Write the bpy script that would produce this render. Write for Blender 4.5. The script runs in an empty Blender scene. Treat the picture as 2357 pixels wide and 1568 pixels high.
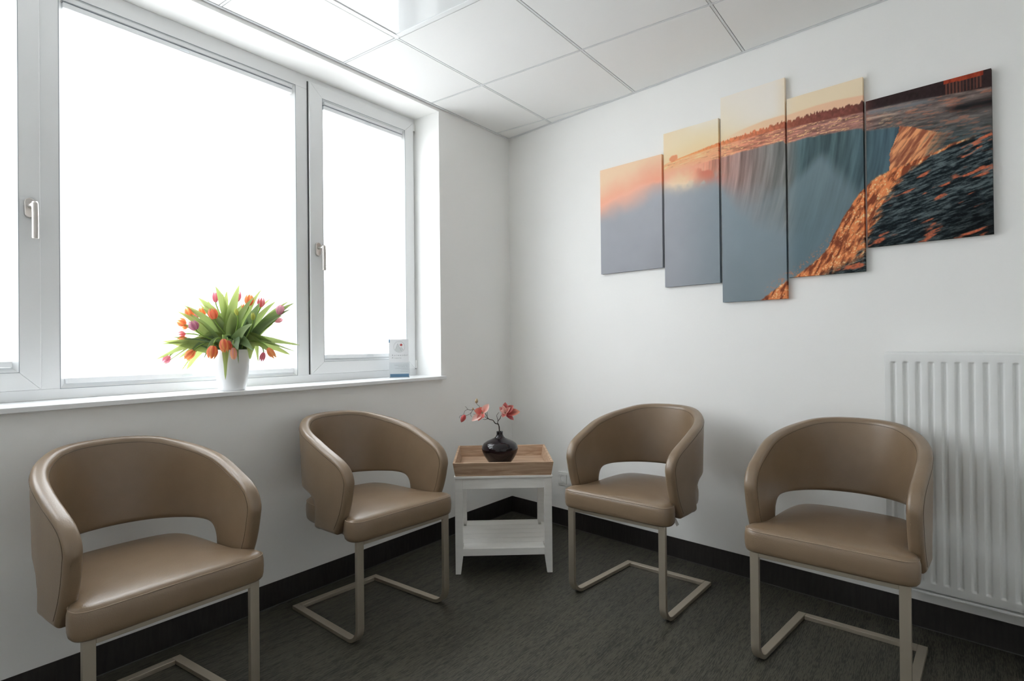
import bpy, bmesh, math, random
import numpy as np
from mathutils import Vector, Matrix

random.seed(7)
rng = np.random.default_rng(11)
SC = bpy.context.scene
COL = SC.collection

# ------------------------------------------------------------------ camera
W, H = 2357, 1568
CAM = np.array([-3.12575, -2.33823, 1.12181])
CR = np.array([0.597029, -0.802156, -0.010143])
CU = np.array([0.001838, -0.011277, 0.999935])
CF = np.array([0.802218, 0.597009, 0.005258])
FPX = 1340.228
cam_d = bpy.data.cameras.new('camera')
cam_d.sensor_fit = 'HORIZONTAL'
cam_d.sensor_width = 36.0
cam_d.lens = FPX * 36.0 / W
cam_d.clip_start = 0.02
cam = bpy.data.objects.new('camera', cam_d)
COL.objects.link(cam)
cam.matrix_world = Matrix(((CR[0], CU[0], -CF[0], CAM[0]), (CR[1], CU[1], -CF[1], CAM[1]),
                           (CR[2], CU[2], -CF[2], CAM[2]), (0, 0, 0, 1)))
SC.camera = cam

# ------------------------------------------------------------------ light
WORLD_STRENGTH = 12.3
world = bpy.data.worlds.new('overcast_sky')
SC.world = world
world.use_nodes = True
bg = world.node_tree.nodes['Background']
bg.inputs[1].default_value = WORLD_STRENGTH
# even overcast sky above the horizon, duller ground below it
wn_ = world.node_tree
w_tc = wn_.nodes.new('ShaderNodeTexCoord')
w_sx = wn_.nodes.new('ShaderNodeSeparateXYZ')
w_cr = wn_.nodes.new('ShaderNodeValToRGB')
w_mr = wn_.nodes.new('ShaderNodeMapRange')
w_mr.inputs['From Min'].default_value = -1.0
w_mr.inputs['From Max'].default_value = 1.0
w_cr.color_ramp.elements[0].position = 0.46
w_cr.color_ramp.elements[0].color = (0.42, 0.425, 0.42, 1)
w_cr.color_ramp.elements[1].position = 0.54
w_cr.color_ramp.elements[1].color = (0.94, 0.968, 1.0, 1)
wn_.links.new(w_tc.outputs['Generated'], w_sx.inputs[0])
wn_.links.new(w_sx.outputs['Z'], w_mr.inputs['Value'])
wn_.links.new(w_mr.outputs['Result'], w_cr.inputs['Fac'])
wn_.links.new(w_cr.outputs['Color'], bg.inputs['Color'])
SC.view_settings.view_transform = 'Standard'
SC.view_settings.look = 'None'
SC.view_settings.exposure = 0.0
SC.view_settings.gamma = 1.0
SC.view_settings.use_curve_mapping = False
try:
    SC.cycles.use_denoising = True
    SC.cycles.max_bounces = 14
    SC.cycles.diffuse_bounces = 10
    SC.cycles.transparent_max_bounces = 24
    SC.cycles.sample_clamp_indirect = 10.0
    SC.cycles.sample_clamp_direct = 2.5
    SC.cycles.caustics_reflective = False
    SC.cycles.caustics_refractive = False
except Exception:
    pass
# light portals in the three window openings (they only guide the sky sampling)
for (x0, x1, z0, z1) in ((-3.12, -2.54, 1.04, 2.38), (-2.40, -1.485, 0.995, 2.39), (-1.305, -0.775, 1.06, 2.36)):
    ld = bpy.data.lights.new('window_portal', 'AREA')
    ld.shape = 'RECTANGLE'
    ld.size = x1 - x0
    ld.size_y = z1 - z0
    ld.cycles.is_portal = True
    lo = bpy.data.objects.new('window_portal', ld)
    COL.objects.link(lo)
    lo.location = ((x0 + x1) / 2, 0.262, (z0 + z1) / 2)
    lo.rotation_euler = (-math.pi / 2, 0, 0)


# ------------------------------------------------------------------ pixel helpers
def ray(x, y):
    return CF + (x - W / 2) / FPX * CR - (y - H / 2) / FPX * CU


def at_depth(x, y, depth):
    """point on the pixel's ray at a distance along the viewing axis"""
    return CAM + ray(x, y) * depth


WANG = -0.155255
DW = np.array([math.sin(WANG), -math.cos(WANG), 0.0])     # along the right wall, from the corner
NW = np.array([math.cos(WANG), math.sin(WANG), 0.0])      # into the right wall


def wall_uz(x, y, off=0.03):
    d = ray(x, y)
    t = (-off - CAM @ NW) / (d @ NW)
    p = CAM + t * d
    return p @ DW, p[2]


def wpt(u, off, z):
    """point by the right wall: u along it, off out of it into the room"""
    return Vector(DW * u - NW * off + np.array([0, 0, z]))


# ------------------------------------------------------------------ materials
MATS = {}


def new_mat(name):
    m = bpy.data.materials.new(name)
    m.use_nodes = True
    nt = m.node_tree
    return m, nt, nt.nodes['Principled BSDF'], nt.nodes['Material Output']


def pmat(name, col, rough=0.5, metal=0.0, spec=0.5, bump=None, vary=None, coat=0.0, scale3=(1, 1, 1)):
    """principled material; bump=(scale, strength, distance), vary=(scale, amount)"""
    m, nt, b, out = new_mat(name)
    b.inputs['Base Color'].default_value = (*col, 1)
    b.inputs['Roughness'].default_value = rough
    b.inputs['Metallic'].default_value = metal
    b.inputs['Specular IOR Level'].default_value = spec
    b.inputs['Coat Weight'].default_value = coat
    if bump or vary:
        tc = nt.nodes.new('ShaderNodeTexCoord')
        mp = nt.nodes.new('ShaderNodeMapping')
        mp.inputs['Scale'].default_value = scale3
        nt.links.new(tc.outputs['Object'], mp.inputs['Vector'])
    if bump:
        n = nt.nodes.new('ShaderNodeTexNoise')
        n.inputs['Scale'].default_value = bump[0]
        n.inputs['Detail'].default_value = 4
        nt.links.new(mp.outputs['Vector'], n.inputs['Vector'])
        bp = nt.nodes.new('ShaderNodeBump')
        bp.inputs['Strength'].default_value = bump[1]
        bp.inputs['Distance'].default_value = bump[2]
        nt.links.new(n.outputs['Fac'], bp.inputs['Height'])
        nt.links.new(bp.outputs['Normal'], b.inputs['Normal'])
    if vary:
        n2 = nt.nodes.new('ShaderNodeTexNoise')
        n2.inputs['Scale'].default_value = vary[0]
        n2.inputs['Detail'].default_value = 5
        nt.links.new(mp.outputs['Vector'], n2.inputs['Vector'])
        rp = nt.nodes.new('ShaderNodeMapRange')
        rp.inputs['From Min'].default_value = 0.3
        rp.inputs['From Max'].default_value = 0.7
        rp.inputs['To Min'].default_value = 1 - vary[1]
        rp.inputs['To Max'].default_value = 1 + vary[1]
        nt.links.new(n2.outputs['Fac'], rp.inputs['Value'])
        hs = nt.nodes.new('ShaderNodeHueSaturation')
        hs.inputs['Color'].default_value = (*col, 1)
        nt.links.new(rp.outputs['Result'], hs.inputs['Value'])
        nt.links.new(hs.outputs['Color'], b.inputs['Base Color'])
    MATS[name] = m
    return m


def srgb(r, g, b):
    def f(c):
        c /= 255.0
        return c / 12.92 if c <= 0.04045 else ((c + 0.055) / 1.055) ** 2.4
    return (f(r), f(g), f(b))


pmat('wall_paint', (0.875, 0.872, 0.855), 0.75, bump=(90, 0.12, 0.002))
pmat('wall_paint_bounce', (0.89, 0.885, 0.87), 0.75)  # unseen walls made paler to bounce more light into the room
pmat('tile_white', (0.86, 0.86, 0.85), 0.85, bump=(260, 0.1, 0.001))
pmat('grid_white', (0.72, 0.73, 0.74), 0.5)
pmat('plenum_dark', (0.05, 0.05, 0.05), 0.9)  # slab colour kept near black so the tile gaps read as shadow lines
pmat('frame_white', (0.83, 0.84, 0.845), 0.32, bump=(40, 0.03, 0.001))
pmat('sill_white', (0.84, 0.85, 0.86), 0.28, bump=(25, 0.04, 0.001))
pmat('gasket', (0.06, 0.06, 0.06), 0.7)
m = pmat('rail_white', (0.86, 0.87, 0.88), 0.4)
_nt = m.node_tree
_tl = _nt.nodes.new('ShaderNodeBsdfTranslucent')
_tl.inputs['Color'].default_value = (0.86, 0.88, 0.88, 1)
_mi = _nt.nodes.new('ShaderNodeMixShader')
_mi.inputs[0].default_value = 0.10
_nt.links.new(_nt.nodes['Principled BSDF'].outputs[0], _mi.inputs[1])
_nt.links.new(_tl.outputs[0], _mi.inputs[2])
_nt.links.new(_mi.outputs[0], _nt.nodes['Material Output'].inputs['Surface'])
pmat('rail_grey', (0.30, 0.33, 0.35), 0.5)
pmat('nickel', (0.58, 0.55, 0.52), 0.34, metal=1.0)
pmat('hinge_grey', (0.35, 0.35, 0.33), 0.4, metal=0.8)
pmat('radiator_white', (0.79, 0.80, 0.79), 0.33)
pmat('socket_white', (0.80, 0.80, 0.78), 0.35)
pmat('socket_dark', (0.10, 0.10, 0.10), 0.6)
pmat('champagne_metal', (0.58, 0.515, 0.42), 0.42, metal=0.85, bump=(350, 0.06, 0.0005), scale3=(1, 1, 0.1))
pmat('seam_thread', (0.085, 0.058, 0.036), 0.7)
pmat('stitch_light', (0.36, 0.27, 0.19), 0.55)
pmat('table_white', (0.90, 0.89, 0.86), 0.5, vary=(9, 0.03), bump=(60, 0.15, 0.001), scale3=(1, 1, 6))
pmat('aubergine_glaze', (0.006, 0.002, 0.0045), 0.04, spec=0.45)
pmat('pot_white', (0.80, 0.81, 0.82), 0.18, coat=0.2)
pmat('soil', (0.03, 0.02, 0.015), 0.9)
pmat('twig', (0.045, 0.03, 0.02), 0.75, vary=(80, 0.3))
pmat('bud_scale', (0.42, 0.31, 0.19), 0.7, vary=(60, 0.25))
pmat('paper', (0.74, 0.75, 0.76), 0.5)
pmat('print_grey', (0.20, 0.22, 0.23), 0.6)
pmat('print_blue', srgb(84, 126, 158), 0.5)
pmat('print_red', srgb(178, 50, 46), 0.5)
pmat('print_mid', (0.36, 0.38, 0.39), 0.6)
pmat('print_pale', (0.60, 0.62, 0.62), 0.5)
pmat('tag_white', (0.7, 0.7, 0.68), 0.6)
pmat('tag_black', (0.01, 0.01, 0.01), 0.6)
pmat('baseboard_shaded', (0.020, 0.017, 0.015), 0.5, vary=(30, 0.35), scale3=(3, 3, 0.4))  # same linoleum as the floor, coloured darker to stand for shadow
pmat('weld_line', (0.085, 0.085, 0.08), 0.55)

# leather: fine grain + soft folds
m, nt, b, out = new_mat('tan_leather')
tc = nt.nodes.new('ShaderNodeTexCoord')
vo = nt.nodes.new('ShaderNodeTexVoronoi')
vo.inputs['Scale'].default_value = 330
n1 = nt.nodes.new('ShaderNodeTexNoise')
n1.inputs['Scale'].default_value = 14
n1.inputs['Detail'].default_value = 3
mx = nt.nodes.new('ShaderNodeMath')
mx.operation = 'MULTIPLY_ADD'
mx.inputs[1].default_value = 1.2
bp = nt.nodes.new('ShaderNodeBump')
bp.inputs['Strength'].default_value = 0.35
bp.inputs['Distance'].default_value = 0.0006
cr = nt.nodes.new('ShaderNodeValToRGB')
cr.color_ramp.elements[0].color = (0.218, 0.150, 0.092, 1)
cr.color_ramp.elements[1].color = (0.234, 0.162, 0.101, 1)
cr.color_ramp.elements[0].position = 0.35
cr.color_ramp.elements[1].position = 0.65
for nn in (vo, n1):
    nt.links.new(tc.outputs['Object'], nn.inputs['Vector'])
nt.links.new(n1.outputs['Fac'], mx.inputs[0])
nt.links.new(vo.outputs['Distance'], mx.inputs[2])
nt.links.new(mx.outputs[0], bp.inputs['Height'])
nt.links.new(bp.outputs['Normal'], b.inputs['Normal'])
nt.links.new(n1.outputs['Fac'], cr.inputs['Fac'])
nt.links.new(cr.outputs['Color'], b.inputs['Base Color'])
b.inputs['Roughness'].default_value = 0.33
b.inputs['Specular IOR Level'].default_value = 0.72
MATS['tan_leather'] = m

# floor: dark streaked linoleum, streaks run along X
m, nt, b, out = new_mat('streaked_linoleum')
tc = nt.nodes.new('ShaderNodeTexCoord')
mp = nt.nodes.new('ShaderNodeMapping')
mp.inputs['Scale'].default_value = (22, 330, 1)
nt.links.new(tc.outputs['Object'], mp.inputs['Vector'])
n1 = nt.nodes.new('ShaderNodeTexNoise')
n1.inputs['Scale'].default_value = 1.0
n1.inputs['Detail'].default_value = 6
n1.inputs['Roughness'].default_value = 0.65
nt.links.new(mp.outputs['Vector'], n1.inputs['Vector'])
mp2 = nt.nodes.new('ShaderNodeMapping')
mp2.inputs['Scale'].default_value = (3, 40, 1)
nt.links.new(tc.outputs['Object'], mp2.inputs['Vector'])
n2 = nt.nodes.new('ShaderNodeTexNoise')
n2.inputs['Scale'].default_value = 1.0
n2.inputs['Detail'].default_value = 5
nt.links.new(mp2.outputs['Vector'], n2.inputs['Vector'])
ad = nt.nodes.new('ShaderNodeMath')
ad.operation = 'MULTIPLY_ADD'
ad.inputs[1].default_value = 1.55
nt.links.new(n1.outputs['Fac'], ad.inputs[0])
n2s = nt.nodes.new('ShaderNodeMath')
n2s.operation = 'MULTIPLY'
n2s.inputs[1].default_value = 0.45
nt.links.new(n2.outputs['Fac'], n2s.inputs[0])
nt.links.new(n2s.outputs[0], ad.inputs[2])
cr = nt.nodes.new('ShaderNodeValToRGB')
e = cr.color_ramp.elements
e[0].position, e[0].color = 0.78, (0.011, 0.0105, 0.008, 1)
e[1].position, e[1].color = 1.25, (0.095, 0.088, 0.066, 1)
e2 = e.new(0.97)
e2.color = (0.031, 0.030, 0.0235, 1)
e3 = e.new(1.0)
e3.color = (0.040, 0.0385, 0.030, 1)
hf = nt.nodes.new('ShaderNodeMath')
hf.operation = 'MULTIPLY'
hf.inputs[1].default_value = 0.5
nt.links.new(ad.outputs[0], hf.inputs[0])
e[0].position = 0.36
cr.color_ramp.elements[1].position = 0.48
cr.color_ramp.elements[2].position = 0.52
cr.color_ramp.elements[3].position = 0.66
nt.links.new(hf.outputs[0], cr.inputs['Fac'])
nt.links.new(cr.outputs['Color'], b.inputs['Base Color'])
bp = nt.nodes.new('ShaderNodeBump')
bp.inputs['Strength'].default_value = 0.15
bp.inputs['Distance'].default_value = 0.001
nt.links.new(n1.outputs['Fac'], bp.inputs['Height'])
nt.links.new(bp.outputs['Normal'], b.inputs['Normal'])
b.inputs['Roughness'].default_value = 0.48
b.inputs['Specular IOR Level'].default_value = 0.35
MATS['streaked_linoleum'] = m


def wood(name, c0, c1, scale=(3, 30, 30)):
    m, nt, b, out = new_mat(name)
    tc = nt.nodes.new('ShaderNodeTexCoord')
    mp = nt.nodes.new('ShaderNodeMapping')
    mp.inputs['Scale'].default_value = scale
    nt.links.new(tc.outputs['Object'], mp.inputs['Vector'])
    n = nt.nodes.new('ShaderNodeTexNoise')
    n.inputs['Scale'].default_value = 1.6
    n.inputs['Detail'].default_value = 7
    n.inputs['Distortion'].default_value = 1.2
    nt.links.new(mp.outputs['Vector'], n.inputs['Vector'])
    cr = nt.nodes.new('ShaderNodeValToRGB')
    cr.color_ramp.elements[0].position = 0.32
    cr.color_ramp.elements[0].color = (*c0, 1)
    cr.color_ramp.elements[1].position = 0.68
    cr.color_ramp.elements[1].color = (*c1, 1)
    nt.links.new(n.outputs['Fac'], cr.inputs['Fac'])
    nt.links.new(cr.outputs['Color'], b.inputs['Base Color'])
    b.inputs['Roughness'].default_value = 0.6
    bp = nt.nodes.new('ShaderNodeBump')
    bp.inputs['Strength'].default_value = 0.2
    bp.inputs['Distance'].default_value = 0.001
    nt.links.new(n.outputs['Fac'], bp.inputs['Height'])
    nt.links.new(bp.outputs['Normal'], b.inputs['Normal'])
    MATS[name] = m


wood('tray_wood', (0.36, 0.225, 0.14), (0.64, 0.46, 0.32))

def schlick(nt):
    """reflectance of a thin clear sheet, the same from both sides"""
    lw = nt.nodes.new('ShaderNodeLayerWeight')
    lw.inputs['Blend'].default_value = 0.5
    pw = nt.nodes.new('ShaderNodeMath')
    pw.operation = 'POWER'
    pw.inputs[1].default_value = 5.0
    ma = nt.nodes.new('ShaderNodeMath')
    ma.operation = 'MULTIPLY_ADD'
    ma.inputs[1].default_value = 0.96
    ma.inputs[2].default_value = 0.035
    nt.links.new(lw.outputs['Facing'], pw.inputs[0])
    nt.links.new(pw.outputs[0], ma.inputs[0])
    return ma


# window glass: clear sheet with surface reflection
m, nt, b, out = new_mat('clear_glass')
nt.nodes.remove(b)
tr = nt.nodes.new('ShaderNodeBsdfTransparent')
gl = nt.nodes.new('ShaderNodeBsdfGlossy')
gl.inputs['Roughness'].default_value = 0.0
fr = schlick(nt)
mi = nt.nodes.new('ShaderNodeMixShader')
nt.links.new(fr.outputs[0], mi.inputs[0])
nt.links.new(tr.outputs[0], mi.inputs[1])
nt.links.new(gl.outputs[0], mi.inputs[2])
nt.links.new(mi.outputs[0], out.inputs['Surface'])
MATS['clear_glass'] = m

# pleated blind cloth: open weave, lets most daylight through
m, nt, b, out = new_mat('blind_cloth')
nt.nodes.remove(b)
tr = nt.nodes.new('ShaderNodeBsdfTransparent')
tr.inputs['Color'].default_value = (1, 1, 1, 1)
tl = nt.nodes.new('ShaderNodeBsdfTranslucent')
tl.inputs['Color'].default_value = (0.9, 0.92, 0.93, 1)
df = nt.nodes.new('ShaderNodeBsdfDiffuse')
df.inputs['Color'].default_value = (0.85, 0.87, 0.88, 1)
m1 = nt.nodes.new('ShaderNodeMixShader')
m1.inputs[0].default_value = 0.15
m2 = nt.nodes.new('ShaderNodeMixShader')
m2.inputs[0].default_value = 0.86
nt.links.new(tl.outputs[0], m1.inputs[1])
nt.links.new(df.outputs[0], m1.inputs[2])
nt.links.new(tr.outputs[0], m2.inputs[1])
nt.links.new(m1.outputs[0], m2.inputs[2])
nt.links.new(m2.outputs[0], out.inputs['Surface'])
MATS['blind_cloth'] = m

# glossy opal acrylic of the ceiling light
m = pmat('opal_acrylic', (0.80, 0.82, 0.83), 0.03, spec=0.9)

# clear acrylic (leaflet holder)
m, nt, b, out = new_mat('clear_acrylic')
nt.nodes.remove(b)
tr = nt.nodes.new('ShaderNodeBsdfTransparent')
tr.inputs['Color'].default_value = (0.975, 0.985, 0.99, 1)
gl = nt.nodes.new('ShaderNodeBsdfGlossy')
gl.inputs['Roughness'].default_value = 0.05
fr = schlick(nt)
mi = nt.nodes.new('ShaderNodeMixShader')
nt.links.new(fr.outputs[0], mi.inputs[0])
nt.links.new(tr.outputs[0], mi.inputs[1])
nt.links.new(gl.outputs[0], mi.inputs[2])
nt.links.new(mi.outputs[0], out.inputs['Surface'])
MATS['clear_acrylic'] = m


def plant_mat(name, transl=0.45, rough=0.45, gloss=0.3):
    """thin tissue coloured by the mesh's own colour attribute"""
    m, nt, b, out = new_mat(name)
    at = nt.nodes.new('ShaderNodeAttribute')
    at.attribute_name = 'tint'
    nt.links.new(at.outputs['Color'], b.inputs['Base Color'])
    b.inputs['Roughness'].default_value = rough
    b.inputs['Specular IOR Level'].default_value = gloss
    tl = nt.nodes.new('ShaderNodeBsdfTranslucent')
    nt.links.new(at.outputs['Color'], tl.inputs['Color'])
    mi = nt.nodes.new('ShaderNodeMixShader')
    mi.inputs[0].default_value = transl
    nt.links.new(b.outputs[0], mi.inputs[1])
    nt.links.new(tl.outputs[0], mi.inputs[2])
    nt.links.new(mi.outputs[0], out.inputs['Surface'])
    MATS[name] = m


plant_mat('tulip_leaf', 0.42)
plant_mat('tulip_petal', 0.45)
plant_mat('magnolia_petal', 0.25)

m, nt, b, out = new_mat('canvas_print')
at = nt.nodes.new('ShaderNodeAttribute')
at.attribute_name = 'tint'
nt.links.new(at.outputs['Color'], b.inputs['Base Color'])
b.inputs['Roughness'].default_value = 0.85
b.inputs['Specular IOR Level'].default_value = 0.08
MATS['canvas_print'] = m


# ------------------------------------------------------------------ build helpers
def tag(o, label=None, cat=None, group=None, kind=None):
    if label:
        o['label'] = label
    if cat:
        o['category'] = cat
    if group:
        o['group'] = group
    if kind:
        o['kind'] = kind
    return o


def empty(name, loc=(0, 0, 0), rz=0.0):
    o = bpy.data.objects.new(name, None)
    o.empty_display_size = 0.1
    COL.objects.link(o)
    o.location = loc
    o.rotation_euler = (0, 0, rz)
    return o


def mesh_obj(name, verts, faces, mat, parent=None, smooth=False, cols=None):
    me = bpy.data.meshes.new(name)
    me.from_pydata([tuple(v) for v in verts], [], faces)
    me.validate()
    if cols is not None:
        a = me.color_attributes.new('tint', 'FLOAT_COLOR', 'POINT')
        arr = np.ones((len(verts), 4), dtype=np.float32)
        arr[:, :3] = cols
        a.data.foreach_set('color', arr.ravel())
    if smooth:
        me.polygons.foreach_set('use_smooth', [True] * len(me.polygons))
    me.materials.append(MATS[mat])
    o = bpy.data.objects.new(name, me)
    COL.objects.link(o)
    if parent is not None:
        o.parent = parent
    return o


def fix_normals(o):
    bm = bmesh.new()
    bm.from_mesh(o.data)
    bmesh.ops.recalc_face_normals(bm, faces=bm.faces)
    bm.to_mesh(o.data)
    bm.free()
    return o


class MB:
    """collects shapes into one mesh"""

    def __init__(self):
        self.v, self.f = [], []

    def quadmesh(self, vs, fs):
        k = len(self.v)
        self.v += [tuple(p) for p in vs]
        self.f += [tuple(i + k for i in f) for f in fs]

    def box(self, x0, x1, y0, y1, z0, z1):
        self.hexa([(x0, y0, z0), (x1, y0, z0), (x1, y1, z0), (x0, y1, z0),
                   (x0, y0, z1), (x1, y0, z1), (x1, y1, z1), (x0, y1, z1)])
        return self

    def hexa(self, p):
        self.quadmesh(p, [(0, 3, 2, 1), (4, 5, 6, 7), (0, 1, 5, 4), (1, 2, 6, 5), (2, 3, 7, 6), (3, 0, 4, 7)])
        return self

    def prism(self, poly, z0, z1):
        n = len(poly)
        vs = [(x, y, z0) for x, y in poly] + [(x, y, z1) for x, y in poly]
        fs = [tuple(range(n - 1, -1, -1)), tuple(range(n, 2 * n))]
        fs += [(i, (i + 1) % n, n + (i + 1) % n, n + i) for i in range(n)]
        self.quadmesh(vs, fs)
        return self

    def tube(self, pts, rad, seg=8, cap=True):
        pts = [Vector(p) for p in pts]
        n = len(pts)
        rad = rad if hasattr(rad, '__len__') else [rad] * n
        ref = Vector((0.31, 0.17, 0.93))
        vs, fs = [], []
        for i, p in enumerate(pts):
            t = (pts[min(i + 1, n - 1)] - pts[max(i - 1, 0)]).normalized()
            a = t.cross(ref)
            if a.length < 1e-4:
                a = t.cross(Vector((1, 0, 0)))
            a.normalize()
            bb = t.cross(a)
            ref = bb.cross(t) if False else ref
            for k in range(seg):
                an = 2 * math.pi * k / seg
                vs.append(p + (a * math.cos(an) + bb * math.sin(an)) * rad[i])
        for i in range(n - 1):
            for k in range(seg):
                k2 = (k + 1) % seg
                fs.append((i * seg + k, i * seg + k2, (i + 1) * seg + k2, (i + 1) * seg + k))
        if cap:
            fs.append(tuple(range(seg - 1, -1, -1)))
            fs.append(tuple((n - 1) * seg + k for k in range(seg)))
        self.quadmesh(vs, fs)
        return self

    def lathe(self, prof, seg=32, c=(0, 0, 0), axis=None):
        vs, fs = [], []
        n = len(prof)
        for r, z in prof:
            for k in range(seg):
                an = 2 * math.pi * k / seg
                vs.append((c[0] + r * math.cos(an), c[1] + r * math.sin(an), c[2] + z))
        for i in range(n - 1):
            for k in range(seg):
                k2 = (k + 1) % seg
                fs.append((i * seg + k, i * seg + k2, (i + 1) * seg + k2, (i + 1) * seg + k))
        if prof[0][0] > 1e-6:
            fs.append(tuple(range(seg - 1, -1, -1)))
        if prof[-1][0] > 1e-6:
            fs.append(tuple((n - 1) * seg + k for k in range(seg)))
        self.quadmesh(vs, fs)
        return self

    def build(self, name, mat, parent=None, smooth=False, bevel=0.0, seg=2, angle=40, matrix=None):
        vs = self.v
        if matrix is not None:
            vs = [matrix @ Vector(p) for p in vs]
        o = mesh_obj(name, vs, self.f, mat, parent, smooth)
        if bevel:
            md = o.modifiers.new('bevel', 'BEVEL')
            md.width = bevel
            md.segments = seg
            md.limit_method = 'ANGLE'
            md.angle_limit = math.radians(angle)
            o.data.polygons.foreach_set('use_smooth', [True] * len(o.data.polygons))
            try:
                md.harden_normals = True
            except Exception:
                pass
        return o


def box(name, mat, parent, x0, x1, y0, y1, z0, z1, bevel=0.0, seg=2):
    return MB().box(x0, x1, y0, y1, z0, z1).build(name, mat, parent, bevel=bevel, seg=seg)


def clip_poly(poly, p, n):
    """keep the side where (x-p).n <= 0"""
    out = []
    for i in range(len(poly)):
        a, b_ = np.array(poly[i]), np.array(poly[(i + 1) % len(poly)])
        da, db = (a - p) @ n, (b_ - p) @ n
        if da <= 0:
            out.append(tuple(a))
        if (da < 0 < db) or (db < 0 < da):
            out.append(tuple(a + (b_ - a) * da / (da - db)))
    return out


def copy_tree(o, parent=None):
    c = o.copy()
    COL.objects.link(c)
    c.parent = parent
    for ch in list(o.children):
        copy_tree(ch, c)
    return c


def catmull(pts, sub):
    pts = [np.array(p, float) for p in pts]
    out = []
    n = len(pts)
    for i in range(n - 1):
        p0 = pts[i - 1] if i > 0 else 2 * pts[0] - pts[1]
        p3 = pts[i + 2] if i + 2 < n else 2 * pts[-1] - pts[-2]
        p1, p2 = pts[i], pts[i + 1]
        for k in range(sub):
            t = k / sub
            out.append(0.5 * ((2 * p1) + (-p0 + p2) * t + (2 * p0 - 5 * p1 + 4 * p2 - p3) * t * t
                              + (-p0 + 3 * p1 - 3 * p2 + p3) * t ** 3))
    out.append(pts[-1])
    return out


# ------------------------------------------------------------------ the room
CH = 2.4895                       # suspended ceiling height
XL, YB = -3.65, -3.0               # unseen left and back walls
SL = math.tan(-WANG)              # the right wall leans in: x = SL*y
XR_B = SL * YB
ROOM = [(0, 0), (XL, 0), (XL, YB), (XR_B, YB)]
OX0, OX1, OZ0, OZ1 = -3.20, -0.673, 0.920, 2.470   # window opening
TOP = 2.70
FY = 0.205                        # face of the window frame

floor = MB().prism([(0.3, 0.35), (XL - .1, 0.35), (XL - .1, YB - .1), (XR_B + .3, YB - .1)], -0.08, 0.0).build('floor', 'streaked_linoleum')
tag(floor, 'dark grey streaked linoleum floor', 'floor', kind='structure')
wl = MB()
wl.box(XL - .1, 0.35, 0, 0.285, 0, OZ0)
wl.box(XL - .1, 0.35, 0, 0.285, OZ1, TOP)
wl.box(XL - .1, OX0, 0, 0.285, OZ0, OZ1)
wl.box(OX1, 0.35, 0, 0.285, OZ0, OZ1)
tag(wl.build('wall_left', 'wall_paint'), 'white painted wall with the wide window opening', 'wall', kind='structure')
o2 = Vector(NW * 0.15)
a_, b_ = Vector((0, 0, 0)), Vector(DW * 3.15)
wr = MB().hexa([a_, b_, b_ + o2, a_ + o2] + [p + Vector((0, 0, TOP)) for p in (a_, b_, b_ + o2, a_ + o2)])
tag(fix_normals(wr.build('wall_right', 'wall_paint')), 'white painted wall with the canvas prints', 'wall', kind='structure')
tag(box('wall_back', 'wall_paint_bounce', None, XL - .1, 0.3, YB - .1, YB, 0, TOP), 'white wall behind the viewer', 'wall', kind='structure')
tag(box('wall_side', 'wall_paint_bounce', None, XL - .1, XL, YB, 0, 0, TOP), 'white wall left of the viewer', 'wall', kind='structure')

# baseboards: coved linoleum strips, shadow put into their colour, with a pale weld line along the floor
BB = 0.1028
bl = box('baseboard_left', 'baseboard_shaded', None, XL, -0.004, -0.004, 0.0, 0.0, BB, bevel=0.001)
tag(bl, 'dark linoleum baseboard under the window', 'baseboard', kind='structure')
box('weld_line', 'weld_line', bl, XL, -0.012, -0.0075, -0.004, 0.0, 0.0025)
br = MB().hexa([wpt(0.0, 0, 0), wpt(3.03, 0, 0), wpt(3.03, .004, 0), wpt(0.004, .004, 0),
                wpt(0.0, 0, BB), wpt(3.03, 0, BB), wpt(3.03, .004, BB), wpt(0.004, .004, BB)]).build('baseboard_right', 'baseboard_shaded')
fix_normals(br)
tag(br, 'dark linoleum baseboard along the right wall', 'baseboard', kind='structure')
wbr = MB().hexa([wpt(0.012, .004, 0), wpt(3.03, .004, 0), wpt(3.03, .0075, 0), wpt(0.012, .0075, 0),
                 wpt(0.012, .004, .0025), wpt(3.03, .004, .0025), wpt(3.03, .0075, .0025), wpt(0.012, .0075, .0025)]).build('weld_line', 'weld_line', br)

# ceiling: slab, white tiles in a narrow grid, edge angle
ceil = MB().prism([(0.3, 0.35), (XL - .1, 0.35), (XL - .1, YB - .1), (XR_B + .3, YB - .1)], 2.62, TOP).build('ceiling', 'plenum_dark')
tag(ceil, 'suspended ceiling of square white tiles', 'ceiling', kind='structure')
GX, GY, T = -1.3464, -0.3899, 0.6
EDGE = 0.016
wp, wn = -NW[:2] * EDGE, NW[:2]


def room_clip(poly, m_):
    poly = clip_poly(poly, np.array([0, -m_]), np.array([0, 1.0]))
    poly = clip_poly(poly, -NW[:2] * m_, NW[:2]) if poly else poly
    poly = clip_poly(poly, np.array([XL + m_, 0]), np.array([-1.0, 0])) if poly else poly
    poly = clip_poly(poly, np.array([0, YB + m_]), np.array([0, -1.0])) if poly else poly
    return poly


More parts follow.
